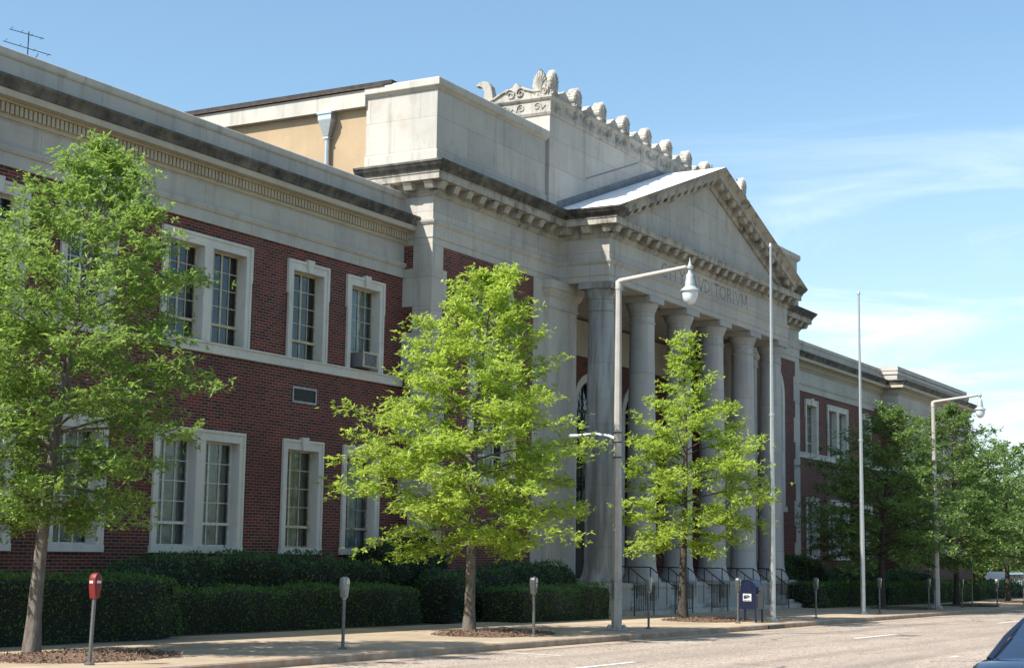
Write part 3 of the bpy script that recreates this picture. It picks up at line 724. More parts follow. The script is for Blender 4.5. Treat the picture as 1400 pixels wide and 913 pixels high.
# downspout with its conductor head
mb = MB(); xd = 40.86; yd = 30.15
mb.tube([(xd, yd, 12.3), (xd, yd, 15.15)], .085, 10); 
mb.grid([[(xd-.09, yd-.09, 15.1), (xd+.09, yd-.09, 15.1), (xd+.09, yd+.09, 15.1), (xd-.09, yd+.09, 15.1)], [(xd-.2, yd-.26, 15.62), (xd+.12, yd-.26, 15.62), (xd+.12, yd+.26, 15.62), (xd-.2, yd+.26, 15.62)], [(xd-.2, yd-.26, 15.86), (xd+.12, yd-.26, 15.86), (xd+.12, yd+.26, 15.86), (xd-.2, yd+.26, 15.86)]], True, True)
mb.box(xd-.23, xd+.14, yd-.29, yd+.29, 15.80, 15.87); mb.box(xd-.11, xd+.11, yd-.11, yd+.11, 15.0, 15.06)
part(mb, 'downspout', 'gutter')
# --- the tall crested block behind the pediment
TX0, TX1, TY0, TY1 = 48.05, 66.9, 25.86, 28.65
mb = MB(); mb.box(TX0, TX1, TY0, TY1, 13.5, 17.12); part(mb, 'crest_block', 'block')
band = MB(); band.mold([(TX0, TY1), (TX0, TY0), (TX1, TY0), (TX1, TY1)], [(-.4, 17.11), (.03, 17.11), (.07, 17.2), (.07, 17.24), (.04, 17.25), (.04, 17.62), (.09, 17.66), (.13, 17.72), (.13, 17.78), (-.4, 17.8)])
part(band, 'crest_band', 'crest')
rel = MB()
def spiral(c, r, turns, flip, U, n=18, thick=.03, start=0.):
    """spiral relief; U maps (u, z) to a point on the wall"""
    pts = []
    for k in range(n+1):
        t = k/n; a = start+turns*2*PI*t; rr = r*(1-.82*t)
        pts.append(U(c[0]+flip*rr*math.cos(a), c[1]+rr*math.sin(a)))
    rel.tube(pts, [thick*(1-.4*k/n) for k in range(n+1)], 5)
def wave(U, u0, u1, z, step, r):
    k = max(1, int(round((u1-u0)/step)))
    for i in range(k):
        a = u0+(u1-u0)*(i+.5)/k; fl = 1 if i % 2 else -1; spiral((a, z), r, 1.4, fl, U, start=.3)
        rel.tube([U(a+fl*r*.95, z+.05), U(a+fl*step*.3, z-.12), U(a+fl*step*.52, z+.02)], .026, 5)
US = lambda u, z: (TX0-.05, u, z)
UF = lambda u, z: (u, TY0-.05, z)
wave(US, TY0+.15, TY1, 17.44, .62, .15); wave(UF, TX0+.2, TX1-.2, 17.44, .68, .15)
# side crest: a low scrolled gable
UC = lambda u, z: (TX0-.03, u, z)
for c, r, fl, st in (((27.45, 18.0), .2, 1, .4), ((27.05, 18.02), .2, -1, .4), ((26.1, 17.98), .14, 1, 0)): spiral(c, r, 1.5, fl, UC, start=st, thick=.035)
rel.tube([UC(u, z) for u, z in ((26.2, 18.02), (26.5, 18.02), (26.8, 18.12), (27.0, 18.22))], .045, 5)
rel.tube([UC(u, z) for u, z in ((27.5, 18.2), (27.8, 18.1), (28.1, 17.95), (28.45, 17.84))], .045, 5)
part(rel, 'scroll_relief', 'crest')
mb = MB()
prof = [(25.95, 17.78), (28.6, 17.78), (28.6, 17.86), (28.2, 17.93), (27.9, 18.05), (27.6, 18.2), (27.4, 18.26), (27.33, 18.36), (27.25, 18.42), (27.17, 18.36), (27.1, 18.26), (26.8, 18.17), (26.5, 18.07), (26.25, 18.07), (26.1, 18.15), (25.95, 18.3)]
for xa in (TX0, TX1-.3): mb = MB(); mb.prism(prof, xa, xa+.3, 'YZ'); part(mb, 'side_crest', 'crest')
def palmette(mb, c, wdt, h, t, axis, lobes=7, lean=0.):
    """upright fan-shaped leaf ornament standing on its base"""
    half = [(.40, 0), (.42, .10), (.36, .16), (.37, .28), (.46, .36), (.50, .46), (.45, .53), (.46, .61), (.38, .67), (.37, .75), (.28, .80), (.25, .88), (.15, .91), (.10, .98), (.04, .98), (0, 1.06)]
    out = half+[(-u, z) for u, z in half[::-1][1:]]; out = out[::-1]
    def P(u, z, d):
        u *= wdt; zz = z*h; dd = d-lean*zz*zz
        return (c[0]+u, c[1]+dd, c[2]+zz) if axis == 'X' else (c[0]+dd, c[1]+u, c[2]+zz)
    f = [P(u, z, -t/2) for u, z in out]; ins = [P(u*.8, .5+(z-.5)*.88, -t/2-.04) for u, z in out]; b = [P(u*.96, z*.985, t/2) for u, z in out]
    mb.grid([b, f, ins], True, True)
    for k in range(lobes):
        a = PI*.9-PI*.8*k/(lobes-1); mb.tube([P(.05*math.cos(a), .28, -t/2-.045), P(.24*math.cos(a), .5+.2*math.sin(a), -t/2-.06), P(.42*math.cos(a), .56+.38*math.sin(a), -t/2-.04)], [.01, .028, .016], 5)
    for s in (-1, 1): mb.tube([P(s*(.2+.12*math.cos(q)), .13+.1*math.sin(q), -t/2-.05) for q in np.linspace(0, 5.5, 12)], .018, 5)
ax0 = None
for i in range(8):
    x = 50.1+2.03*i
    if ax0 is None:
        mb = MB(); palmette(mb, (0, 0, 0), .66, .80, .36, 'X'); ax0 = part(mb, 'antefix', 'crest'); o = ax0
    else: o = ax0.copy(); COL.objects.link(o)
    o.location = (x, TY0+.14, 17.76)
hump = None
for i in range(9):
    x = 49.1+2.03*i
    if hump is None:
        mb = MB(); mb.prism([(-.6, 0), (.6, 0), (.52, .10), (.34, .16), (.24, .28), (.13, .33), (0, .42), (-.13, .33), (-.24, .28), (-.34, .16), (-.52, .10)], -.15, .15)
        for s in (-1, 1): mb.tube([(s*(.34+.1*math.cos(q)), -.14, .1+.07*math.sin(q)) for q in np.linspace(0, 5.5, 10)], .022, 5)
        hump = part(mb, 'cresting_scroll', 'crest'); o = hump
    else: o = hump.copy(); COL.objects.link(o)
    o.location = (x, TY0+.12, 17.78)
for x, y, s in ((TX0, TY0, 1), (TX1, TY0, -1)):
    mb = MB(); palmette(mb, (x+s*.30, y+.12, 17.76), .62, 1.0, .24, 'X'); palmette(mb, (x+s*.12, y+.42, 17.76), .62, 1.0, .22 if s > 0 else -.22, 'Y'); part(mb, 'corner_acroterion', 'crest')
for x, s in ((TX0, 1), (TX1, -1)):
    # rear corner ornaments curl outwards like a beak
    pr = [(-.12, 0), (.30, 0), (.26, .25), (.24, .45), (.32, .62), (.46, .70), (.60, .69), (.56, .76), (.44, .84), (.26, .86), (.10, .80), (-.02, .64), (-.08, .4)]
    mb = MB(); mb.prism([(TY1-.36+u, 17.8+v) for u, v in pr], x-.03 if s > 0 else x-.27, x+.27 if s > 0 else x+.03, 'YZ'); part(mb, 'corner_acroterion', 'crest')
mb = MB(); mb.prism([(TX1-.25+u, 17.8+v) for u, v in pr], TY0+.28, TY0+.55); part(mb, 'corner_acroterion', 'crest')
# flashing where the gable roof meets the block
mb = MB()
for s in (-1, 1):
    xe = TIPL+.4 if s < 0 else TIPR-.4
    za = ZA+.07; ze = ZA-abs(xe-AX)*SL+.07
    mb.grid([[(AX, TY0-.012, za-.05), (xe, TY0-.012, ze-.05)], [(AX, TY0-.03, za+.26), (xe, TY0-.03, ze+.26)], [(AX, TY0+.002, za+.27), (xe, TY0+.002, ze+.27)]])
    mb.grid([[(AX+s*2.5, TY0-.012, za+.75-2.5*SL), (xe-s*2.2, TY0-.012, ze+2.2*SL+.75)], [(AX+s*2.5, TY0-.012, za+.81-2.5*SL), (xe-s*2.2, TY0-.012, ze+2.2*SL+.81)]])
part(mb, 'roof_flashing', 'flash')
# vent grille in the left wing
mb = MB(); mb.box(35.33, 36.44, D-.03, D+.03, 5.90, 5.95); mb.box(35.33, 36.44, D-.03, D+.03, 6.29, 6.34); mb.box(35.33, 35.38, D-.03, D+.03, 5.95, 6.29); mb.box(36.39, 36.44, D-.03, D+.03, 5.95, 6.29)
vg = part(mb, 'vent_grille', 'hinge'); mb = MB(); mb.box(35.38, 36.39, D-.002, D+.02, 5.95, 6.29)
for k in range(9): mb.box(35.38, 36.39, D-.018, D+.01, 5.96+k*.037, 5.975+k*.037)
sub(mb, 'vent_back', 'iron', vg)
#@@OBJECTS
# ------------------------------------------------------------------ foliage helpers
def leaf_mesh(P, A, Nn, ln, wd, fold=.25):
    """numpy: one folded kite-shaped leaf per point; A axis, Nn normal"""
    n = len(P); A = A/np.linalg.norm(A, axis=1, keepdims=True)
    S = np.cross(A, Nn); S /= np.linalg.norm(S, axis=1, keepdims=True)+1e-9; Q = np.cross(S, A)
    ln = ln[:, None]; wd = wd[:, None]
    b = P; t = P+A*ln; m = P+A*ln*.52
    l = m+S*wd+Q*wd*fold; r = m-S*wd+Q*wd*fold
    V = np.stack([b, l, t, r], 1).reshape(-1, 3)
    k = np.arange(n)*4
    F = np.concatenate([np.stack([k, k+1, k+2], 1), np.stack([k, k+2, k+3], 1)])
    return V, F
def mesh_np(name, V, F, mat, parent=None):
    me = bpy.data.meshes.new(name); me.vertices.add(len(V)); me.vertices.foreach_set('co', V.astype(np.float32).ravel())
    k = F.shape[1]; me.loops.add(F.size); me.loops.foreach_set('vertex_index', F.astype(np.int32).ravel())
    me.polygons.add(len(F)); me.polygons.foreach_set('loop_start', np.arange(0, F.size, k, dtype=np.int32)); me.polygons.foreach_set('loop_total', np.full(len(F), k, dtype=np.int32))
    me.materials.append(MT[mat]); me.update(calc_edges=True); me.validate()
    o = bpy.data.objects.new(name, me); COL.objects.link(o)
    if parent: o.parent = parent
    return o
def lerp_prof(prof, z):
    zs = [p[0] for p in prof]; return float(np.interp(z, zs, [p[1] for p in prof]))
def tree(x, y, h, prof, nb, nleaf, seed, label, mat='leaf', bark='bark', tr=.15, leaf=.115, wob=.1, skew=(0, 0), bias=0., thin=99., group='young oak trees along the pavement'):
    """prof: [(height, crown radius)...]; the crown is built from limbs, twigs and leaf sprays"""
    rg = random.Random(seed); ng = np.random.default_rng(seed)
    root = empty('oak_tree', (x, y, gz(x)-.02), label, 'tree', group)
    tk = MB(); tp = []
    ph = rg.uniform(0, 6)
    for k in range(15):
        t = k/14; tp.append((wob*math.sin(ph+t*5)*t+skew[0]*t*t, wob*math.cos(ph*1.3+t*4)*t+skew[1]*t*t, h*.98*t))
    tk.tube(tp, [tr*1.35 if k == 0 else tr*(1-.93*(k/14)**.85)+.008 for k in range(15)], 10)
    def at(z):
        t = min(max(z/(h*.98), 0), 1)*14; i = min(int(t), 13); f = t-i; return Vector(tp[i]).lerp(Vector(tp[i+1]), f)
    z0, z1 = prof[0][0], h*.97
    anchors = []; az_ = rg.uniform(0, 6)
    for b in range(nb):
        t = (b+.5)/nb; zt = z0+(z1-z0)*(t**1.12)
        az_ += 2.39996+rg.uniform(-.35, .35)
        Lr = lerp_prof(prof, zt)*rg.uniform(.72, 1.08)*(1+bias*(math.cos(az_)*.49-math.sin(az_)*.87))
        rise = (-.10+.95*t**1.3)*Lr+rg.uniform(-.15, .2)*Lr
        zb = max(z0*.85, zt-max(0, rise)*.75)
        p0 = at(zb); d = Vector((math.cos(az_), math.sin(az_), 0)); side = Vector((-d.y, d.x, 0))*rg.uniform(-.22, .22)*Lr
        tip = p0+d*Lr; tip.z = zb+rise
        mid = (p0+tip)/2+side*.6+Vector((0, 0, .10*Lr+.02))
        pts = [p0*(1-s)**2+mid*2*s*(1-s)+tip*s*s for s in [k/6 for k in range(7)]]
        r0 = max(.012, tr*.30*(1-t*.75)*min(1, Lr/1.8))
        tk.tube(pts, [r0*(1-.85*k/6) for k in range(7)], 5, False)
        # twigs in a flat fan, each ending in leaf sprays
        for k in range(1, 7):
            s = k/6
            if s < .25: continue
            pb = pts[k]; dirn = (pts[k]-pts[k-1]).normalized()
            anchors.append((pb, dirn, .13))
            for sg in (-1, 1):
                if rg.random() < .12: continue
                a = sg*rg.uniform(.5, 1.05); tl = Lr*rg.uniform(.22, .42)*(1.25-s*.7)+.12
                dd = Vector((dirn.x*math.cos(a)-dirn.y*math.sin(a), dirn.x*math.sin(a)+dirn.y*math.cos(a), dirn.z*.5+rg.uniform(-.16, .22))).normalized()
                e = pb+dd*tl+Vector((0, 0, -.05*tl))
                tk.tube([pb, (pb+e)/2+Vector((0, 0, .03)), e], [.009, .006, .003], 4, False)
                m = max(2, int(tl/.17))
                for q in range(1, m+1): anchors.append((pb.lerp(e, q/m), dd, .12 if q < m else .16))
    for k in range(5): anchors.append((at(h*(.90+.02*k)), Vector((0, 0, 1)), .14)); 
    anchors = [a for a in anchors if rg.random() > (.30 if a[0].z < thin else .72)]
    per = max(3, int(.86*nleaf/len(anchors)))
    C = np.array([a[0][:] for a in anchors]); Dn = np.array([a[1][:] for a in anchors]); Rr = np.array([a[2] for a in anchors])
    n = len(C)*per
    Ci = np.repeat(C, per, 0); Di = np.repeat(Dn, per, 0); Ri = np.repeat(Rr, per)
    # leaves radiate from their spray, mostly flat with a slight droop
    ang = ng.uniform(0, 2*PI, n)
    A = np.stack([np.cos(ang), np.sin(ang), ng.normal(.0, .5, n)], 1)+Di*.55
    k5 = (n+6)//7                                   # seven leaves to a spray
    ctr = np.repeat(ng.normal(0, 1, (k5, 3)), 7, 0)[:n]
    P = Ci+ctr*Ri[:, None]*np.array([.95, .95, .75])+ng.normal(0, .012, (n, 3))
    tilt = np.repeat(ng.normal(0, .4, (k5, 2)), 7, 0)[:n]
    Nn = np.stack([tilt[:, 0]+ng.normal(0, .3, n), tilt[:, 1]+ng.normal(0, .3, n), np.ones(n)], 1)
    V, F = leaf_mesh(P, A, Nn, ng.lognormal(0, .28, n)*leaf, ng.uniform(.14, .25, n)*leaf)
    o = tk.build('trunk', bark, root, True)
    mesh_np('crown', V, F, mat, root)
    return root
tree(20.3, 20.9, 9.5, [(2.2, .7), (2.9, 1.8), (4.4, 2.5), (5.8, 2.65), (7.2, 2.1), (8.1, 1.2), (8.8, .6), (9.5, .25)], 68, 76000, 3, 'large young oak nearest the left edge of the photo, beside the red topped parking meter', tr=.13, leaf=.105, skew=(1.9, .3), bias=-.06)
tree(33.65, 20.15, 9.15, [(2.0, 1.7), (2.6, 2.45), (4.4, 2.85), (5.4, 2.45), (6.8, 1.7), (8.0, .95), (9.1, .15)], 66, 80000, 11, 'bright yellow green pyramid shaped oak standing before the arched brick bay', mat='leaf_b', tr=.135, leaf=.115, skew=(.75, -.1), bias=-.08)
tree(47.4, 20.5, 9.3, [(2.2, 1.5), (3.0, 2.3), (4.4, 2.45), (5.6, 2.15), (6.6, 1.6), (7.2, .9), (7.7, .4), (9.2, .3)], 50, 40000, 23, 'bright green oak with a thin leader standing before the columns', mat='leaf_b', bark='bark_dark', tr=.145, leaf=.125, skew=(.5, .2), bias=.16, thin=7.0)
tree(69.3, 20.6, 8.9, [(2.1, 2.6), (2.9, 3.8), (4.6, 3.9), (6.0, 3.0), (7.2, 1.9), (8.9, .3)], 66, 40000, 31, 'dark green oak beside the right flagpole', mat='leaf_far', bark='bark_dark', leaf=.17, skew=(.6, -.4))
tree(78.6, 19.7, 9.7, [(2.0, 2.6), (2.8, 3.9), (4.6, 4.0), (6.4, 3.1), (8.0, 1.7), (9.7, .3)], 70, 44000, 41, 'tall green oak just beyond the far street lamp', mat='leaf_far', bark='bark_dark', leaf=.18)
tree(90.5, 19.9, 8.8, [(2.0, 2.8), (2.8, 4.4), (4.6, 4.4), (6.0, 3.4), (7.4, 2.0), (8.8, .4)], 62, 38000, 43, 'green oak at the right edge of the photo beyond the tall oak', mat='leaf_far', bark='bark_dark', leaf=.19)
def far_tree(x, y, h, r, seed, label):
    ng = np.random.default_rng(seed); root = empty('shade_tree', (x, y, gz(x)-.1), label, 'tree', 'trees beyond the far end of the building')
    tk = MB(); tk.tube([(0, 0, 0), (.1, 0, h*.3), (0, .1, h*.75)], [.28, .2, .06], 8)
    cl = []
    for k in range(34):
        a = ng.uniform(0, 2*PI); t = ng.uniform(0, 1); rr = r*math.sqrt(ng.uniform(.05, 1))*math.sin(PI*(.15+.8*t))**.7
        c = np.array([rr*math.cos(a), rr*math.sin(a), h*(.25+.7*t)]); cl.append(c); tk.tube([(0, 0, h*(.2+.5*t)), tuple(c)], [.06, .02], 4, False)
    cl = np.array(cl); n = 260*len(cl); Ci = np.repeat(cl, 260, 0)
    P = Ci+ng.normal(0, 1, (n, 3))*r*np.array([.2, .2, .13]); A = ng.normal(0, 1, (n, 3))*np.array([1, 1, .5]); Nn = ng.normal(0, .5, (n, 3))+np.array([0, 0, 1])
    V, F = leaf_mesh(P, A, Nn, ng.uniform(.2, .38, n), ng.uniform(.06, .11, n))
    tk.build('trunk', 'bark_dark', root, True); mesh_np('crown', V, F, 'leaf_far', root)
for i, (x, y, h, r, lb) in enumerate([(124, 29.6, 7.5, 3.6, 'low shade tree just beyond the end of the building, behind the white van'), (133, 29.8, 8.0, 4.0, 'shade tree standing behind the white van at the right edge'), (146, 34.6, 9.5, 4.8, 'taller shade tree far behind the parking lot'), (158, 35.6, 9.5, 5, 'shade tree at the far back of the parking lot'), (172, 40, 11, 6, 'farthest shade tree at the right edge')]): far_tree(x, y, h, r, 60+i, lb)

def hedge(x0, x1, y0, y1, h, seed, label, mat='hedge', cat='hedge', rough=.05, dens=420, leaf=.055, rnd=.22, slump=0., group=None, name='clipped_hedge'):
    ng = np.random.default_rng(seed); xm, ym = (x0+x1)/2, (y0+y1)/2; zb = gz(xm)-.03
    lx, ly = (x1-x0)/2, (y1-y0)/2
    # rounded box sampled on its surface, with lumps
    def surf(n):
        area = np.array([2*lx*h, 2*lx*2*ly, 2*ly*h, 2*ly*h, 2*lx*h*.35]); k = ng.choice(5, n, p=area/area.sum())
        u = ng.uniform(-1, 1, n); v = ng.uniform(-1, 1, n); P = np.zeros((n, 3)); Q = np.zeros((n, 3))
        for f in range(5):
            m = k == f
            if f == 0: P[m] = np.stack([u[m]*lx, np.full(m.sum(), -ly), (v[m]+1)/2*h], 1); Q[m] = (0, -1, .15)
            if f == 1: P[m] = np.stack([u[m]*lx, v[m]*ly, np.full(m.sum(), h)], 1); Q[m] = (0, 0, 1)
            if f == 2: P[m] = np.stack([np.full(m.sum(), -lx), u[m]*ly, (v[m]+1)/2*h], 1); Q[m] = (-1, 0, .15)
            if f == 3: P[m] = np.stack([np.full(m.sum(), lx), u[m]*ly, (v[m]+1)/2*h], 1); Q[m] = (1, 0, .15)
            if f == 4: P[m] = np.stack([u[m]*lx, np.full(m.sum(), ly), (v[m]+1)/2*h], 1); Q[m] = (0, 1, .15)
        return P, Q
    def shape(P):
        P = P.copy(); r = rnd
        c = np.stack([np.clip(P[:, 0], -lx+r, lx-r), np.clip(P[:, 1], -ly+min(r, ly*.9), ly-min(r, ly*.9)), np.minimum(P[:, 2], h-r)], 1)
        d = P-c; ln = np.linalg.norm(d, axis=1, keepdims=True); d = d/np.maximum(ln, 1e-6); P = np.where(ln > r, c+d*r, P)
        X = P[:, 0]+xm; Y = P[:, 1]; Z = P[:, 2]
        l = (np.sin(X*2.3+seed)+np.sin(X*5.1+Y*3+seed*2)*.6+np.sin(Y*4+Z*4.3+X*1.1)*.7+np.sin(X*9.7+Z*7)*.35)
        P += d*(l*rough)[:, None]
        if slump: P[:, 2] *= 1-slump*np.clip((P[:, 0]/lx), -1, 1)**2
        return P
    core = MB(); n = 26; K = []
    for i in range(n+1):
        u = -1+2*i/n; ring = []
        for (b, z) in [(-1, 0), (-1, .3), (-1, .6), (-1, .85), (-1, 1), (-.6, 1), (0, 1), (.6, 1), (1, 1), (1, .6), (1, 0)]: ring.append((u*lx, b*ly, z*h))
        K.append(ring)
    for i in range(n+1):
        q = shape(np.array(K[i])*np.array([.97, .93, .95])); K[i] = [tuple(p) for p in q]
    core.grid(K, False, True)
    a = (2*lx*h+2*lx*2*ly+4*ly*h); cnt = int(a*dens); P, Q = surf(cnt); P = shape(P)+ng.normal(0, .022, (cnt, 3))+Q*(ng.exponential(.022, cnt)*(ng.random(cnt) < .35))[:, None]; P[:, 2] = np.maximum(P[:, 2], .01)
    A = Q*.9+ng.normal(0, .6, (cnt, 3))+np.array([0, 0, .15]); Nn = Q*.25+ng.normal(0, .42, (cnt, 3))+np.array([0, 0, 1.])
    V, F = leaf_mesh(P, A, Nn, ng.uniform(.7, 1.5, cnt)*leaf, ng.uniform(.22, .42, cnt)*leaf)
    V2 = np.array(core.v); F2 = []
    for f in core.f:
        for t in range(1, len(f)-1): F2.append((f[0], f[t], f[t+1]))
    F2 = np.array(F2)+len(V)
    o = mesh_np(name, np.concatenate([V, V2]), np.concatenate([F, F2]), mat); o.location = (xm, ym, zb)
    o.data.materials.append(MT['twigs']); o.data.polygons.foreach_set('material_index', [0]*len(F)+[1]*(len(o.data.polygons)-len(F)))
    return tag(o, label, cat, group)
G1 = 'clipped hedges along the pavement'; G2 = 'loose shrubs against the building'
hedge(8.5, 26.1, 22.55, 24.4, 1.20, 1, 'clipped hedge nearest the left edge, behind the leftmost tree', group=G1)
hedge(26.9, 37.2, 23.75, 25.0, .97, 2, 'long low clipped hedge below the double window left of centre', group=G1)
hedge(27.6, 37.7, 25.2, 26.75, 1.72, 3, 'rounded loose shrub row under the windows behind the long clipped hedge', mat='shrub', cat='shrub', rough=.09, rnd=.5, slump=.12, dens=330, leaf=.07, group=G2, name='shrub')
hedge(37.9, 41.4, 25.3, 26.8, 2.35, 4, 'tall dark shrub in the inner corner of the left wing', mat='shrub', cat='shrub', rough=.12, rnd=.6, slump=.1, dens=330, leaf=.07, group=G2, name='shrub')
hedge(40.0, 45.6, 22.2, 23.6, .96, 5, 'clipped hedge just left of the front street lamp', group=G1)
hedge(38.7, 43.2, 23.85, 25.2, 1.38, 6, 'dense shrub behind the trunk of the pyramid shaped oak', mat='shrub', cat='shrub', rough=.10, rnd=.45, slump=.1, dens=350, leaf=.065, group=G2, name='shrub')
hedge(42.6, 47.9, 24.3, 25.65, 1.62, 7, 'rounded shrub under the arched window beside the first column', mat='shrub', cat='shrub', rough=.09, rnd=.5, slump=.15, dens=330, leaf=.07, group=G2, name='shrub')
hedge(65.6, 74.0, 22.2, 23.6, 1.0, 8, 'clipped hedge right of the portico steps', group=G1, dens=260, leaf=.075)
hedge(74.4, 93.5, 21.8, 23.2, 1.0, 9, 'farthest clipped hedge behind the two far lamp side oaks', group=G1, dens=150, leaf=.09)
hedge(67.4, 73.2, 24.2, 25.7, 2.1, 10, 'tall rounded shrub right of the last column', mat='shrub', cat='shrub', rough=.12, rnd=.6, slump=.2, dens=220, leaf=.09, group=G2, name='shrub')
hedge(73.8, 92, 24.4, 26.4, 1.5, 12, 'long shrub row under the windows of the right wing', mat='shrub', cat='shrub', rough=.12, rnd=.5, slump=.1, dens=130, leaf=.11, group=G2, name='shrub')
hedge(120, 165, 30.6, 33, 2.6, 14, 'tall unclipped hedge at the back of the parking lot', mat='shrub', cat='hedge', rough=.2, rnd=.6, dens=50, leaf=.2, group=G1)
hedge(94, 108, 22.6, 24.6, .85, 13, 'hedge along the far end block of the building', mat='shrub', cat='hedge', rough=.1, rnd=.5, dens=110, leaf=.12, group=G1)

# mulch rings
def mulch(x, y, rx, ry, seed):
    ng = np.random.default_rng(seed); mb = MB(); n = 40
    ring = lambda f, z: [(x+f*rx*math.cos(a)*(1+.12*math.sin(3*a+seed)), y+f*ry*math.sin(a)*(1+.1*math.sin(5*a)), gz(x+f*rx*math.cos(a))+z) for a in [2*PI*k/n for k in range(n)]]
    mb.grid([ring(1, .008), ring(.7, .03), ring(.3, .06), ring(.02, .075)], True, False)
    cnt = 4200; a = ng.uniform(0, 2*PI, cnt); f = np.sqrt(ng.uniform(0, 1.25, cnt)); P = np.stack([x+f*rx*np.cos(a), y+f*ry*np.sin(a), gz(x)+.02+.06*np.clip(1-f, 0, 1)], 1)
    V, F = leaf_mesh(P, ng.normal(0, 1, (cnt, 3))*np.array([1, 1, .35]), ng.normal(0, .4, (cnt, 3))+np.array([0, 0, 1]), ng.uniform(.03, .10, cnt), ng.uniform(.006, .02, cnt))
    V2 = np.array(mb.v); F2 = []
    for q in mb.f: F2 += [(q[0], q[1], q[2]), (q[0], q[2], q[3])]
    mesh_np('mulch', np.concatenate([V, V2]), np.concatenate([F, np.array(F2)+len(V)]), 'chips')['kind'] = 'stuff'
for i, (x, y) in enumerate([(20.2, 19.6), (33.4, 19.3), (47.2, 19.6), (69.0, 19.6), (78.4, 19.0), (90.3, 19.0)]): mulch(x, y, 1.75, 1.15, i+1)

# ------------------------------------------------------------------ street furniture
GL = 'street lamps along the kerb'
def lamp(x, y, label, H=9.15):
    r = empty('street_lamp', (x, y, gz(x)), label, 'street lamp', GL)
    mb = MB(); n = 8
    mb.lathe((0, 0, 0), [(.148, .04), (.145, .3), (.14, 1.0), (.108, 5.0), (.08, H)], n); mb.build('pole', 'pole', r)
    mb = MB(); mb.box(-.21, .21, -.21, .21, 0, .045, .012)
    for a in range(4):
        cx, cy = .2*math.cos(PI/4+a*PI/2), .2*math.sin(PI/4+a*PI/2); mb.lathe((cx, cy, .03), [(.07, 0), (.075, .05), (.045, .1), (.02, .12)], 8)
    mb.build('base_plate', 'pole', r)
    mb = MB(); mb.lathe((0, 0, 1.55-.75), [(.150, 0), (.148, .5)], 8); mb.build('hand_hole_cover', 'meter_light', r)
    mb = MB(); 
    for z in (4.85, 5.1, 4.45): mb.lathe((0, 0, z), [(.122, 0), (.122, .025)], 12)
    mb.build('band', 'iron', r)
    mb = MB(); mb.tube([(0, 0, H-.22), (0, 0, H-.02), (0, -.05, H+.0), (0, -.13, H+.02), (0, -1.95, H+.24)], [.092, .092, .085, .07, .055], 10); mb.build('arm', 'pole', r, True)
    z0 = H+.22
    mb = MB(); mb.lathe((0, -2.05, z0), [(.13, -.50), (.135, -.46), (.125, -.40), (.105, -.28), (.10, -.20), (.06, -.15), (.045, -.10), (.05, -.05), (.085, -.03), (.09, .03), (.05, .06), (.035, .10), (.03, .14), (.012, .17), (.008, .26)], 18)
    hd = mb.build('lamp_head', 'lampmetal', r, True)
    mb = MB(); mb.lathe((0, -2.05, z0), [(.225, -.635), (.245, -.63), (.245, -.60), (.21, -.56), (.165, -.53), (.13, -.49)], 20); mb.build('skirt', 'lampmetal', hd, True)
    mb = MB(); mb.lathe((0, -2.05, z0), [(.02, -.975), (.08, -.96), (.14, -.91), (.18, -.83), (.20, -.73), (.205, -.62)], 20); mb.build('globe', 'globe', hd, True)
    mb = MB(); mb.tube([(0, 0, 4.93), (0, .25, 5.03), (0, .7, 5.10), (0, 1.15, 5.07)], [.05, .045, .04, .035], 8); a2 = mb.build('side_arm', 'lampmetal', r, True)
    mb = MB(); mb.box(-.09, .09, 1.1, 1.42, 5.0, 5.1, .03); mb.build('side_arm_cap', 'lampmetal', a2)
    return r
lamp(38.0, 18.3, 'near street lamp with its teardrop lantern hanging before the inscription')
lamp(70.4, 18.5, 'far street lamp between the dark oaks at right', 9.0)

GF = 'bare aluminium flagpoles'
def flagpole(x, y, H, label):
    r = empty('flagpole', (x, y, gz(x)), label, 'flagpole', GF)
    mb = MB(); mb.lathe((0, 0, 0), [(.088, 0), (.088, 2.6), (.078, 4.2), (.078, 4.22), (.062, 6.5), (.062, 6.52), (.046, 9.6), (.036, H)], 14); mb.build('pole', 'alu', r, True)
    mb = MB(); mb.lathe((0, 0, 0), [(.16, 0), (.16, .03), (.12, .07), (.1, .09)], 14); mb.build('base_collar', 'alu', r, True)
    mb = MB(); mb.lathe((0, 0, H), [(.055, -.02), (.06, .05), (.04, .09), (.02, .12)], 10); mb.build('pole_cap', 'alu', r, True)
    for z in (4.2, 6.5): mb = MB(); mb.lathe((0, 0, z), [(.088, -.04), (.088, .04)], 12); mb.build('joint_collar', 'alu', r)
    mb = MB(); mb.tube([(-.1, 0, 1.4), (-.09, 0, 6), (-.055, 0, H-.05)], .006, 4); mb.build('halyard', 'white', r)
flagpole(48.47, 17.9, 11.95, 'tall left flagpole rising past the pediment corner by the mailbox')
flagpole(59.3, 18.35, 12.1, 'right flagpole standing clear against the sky')

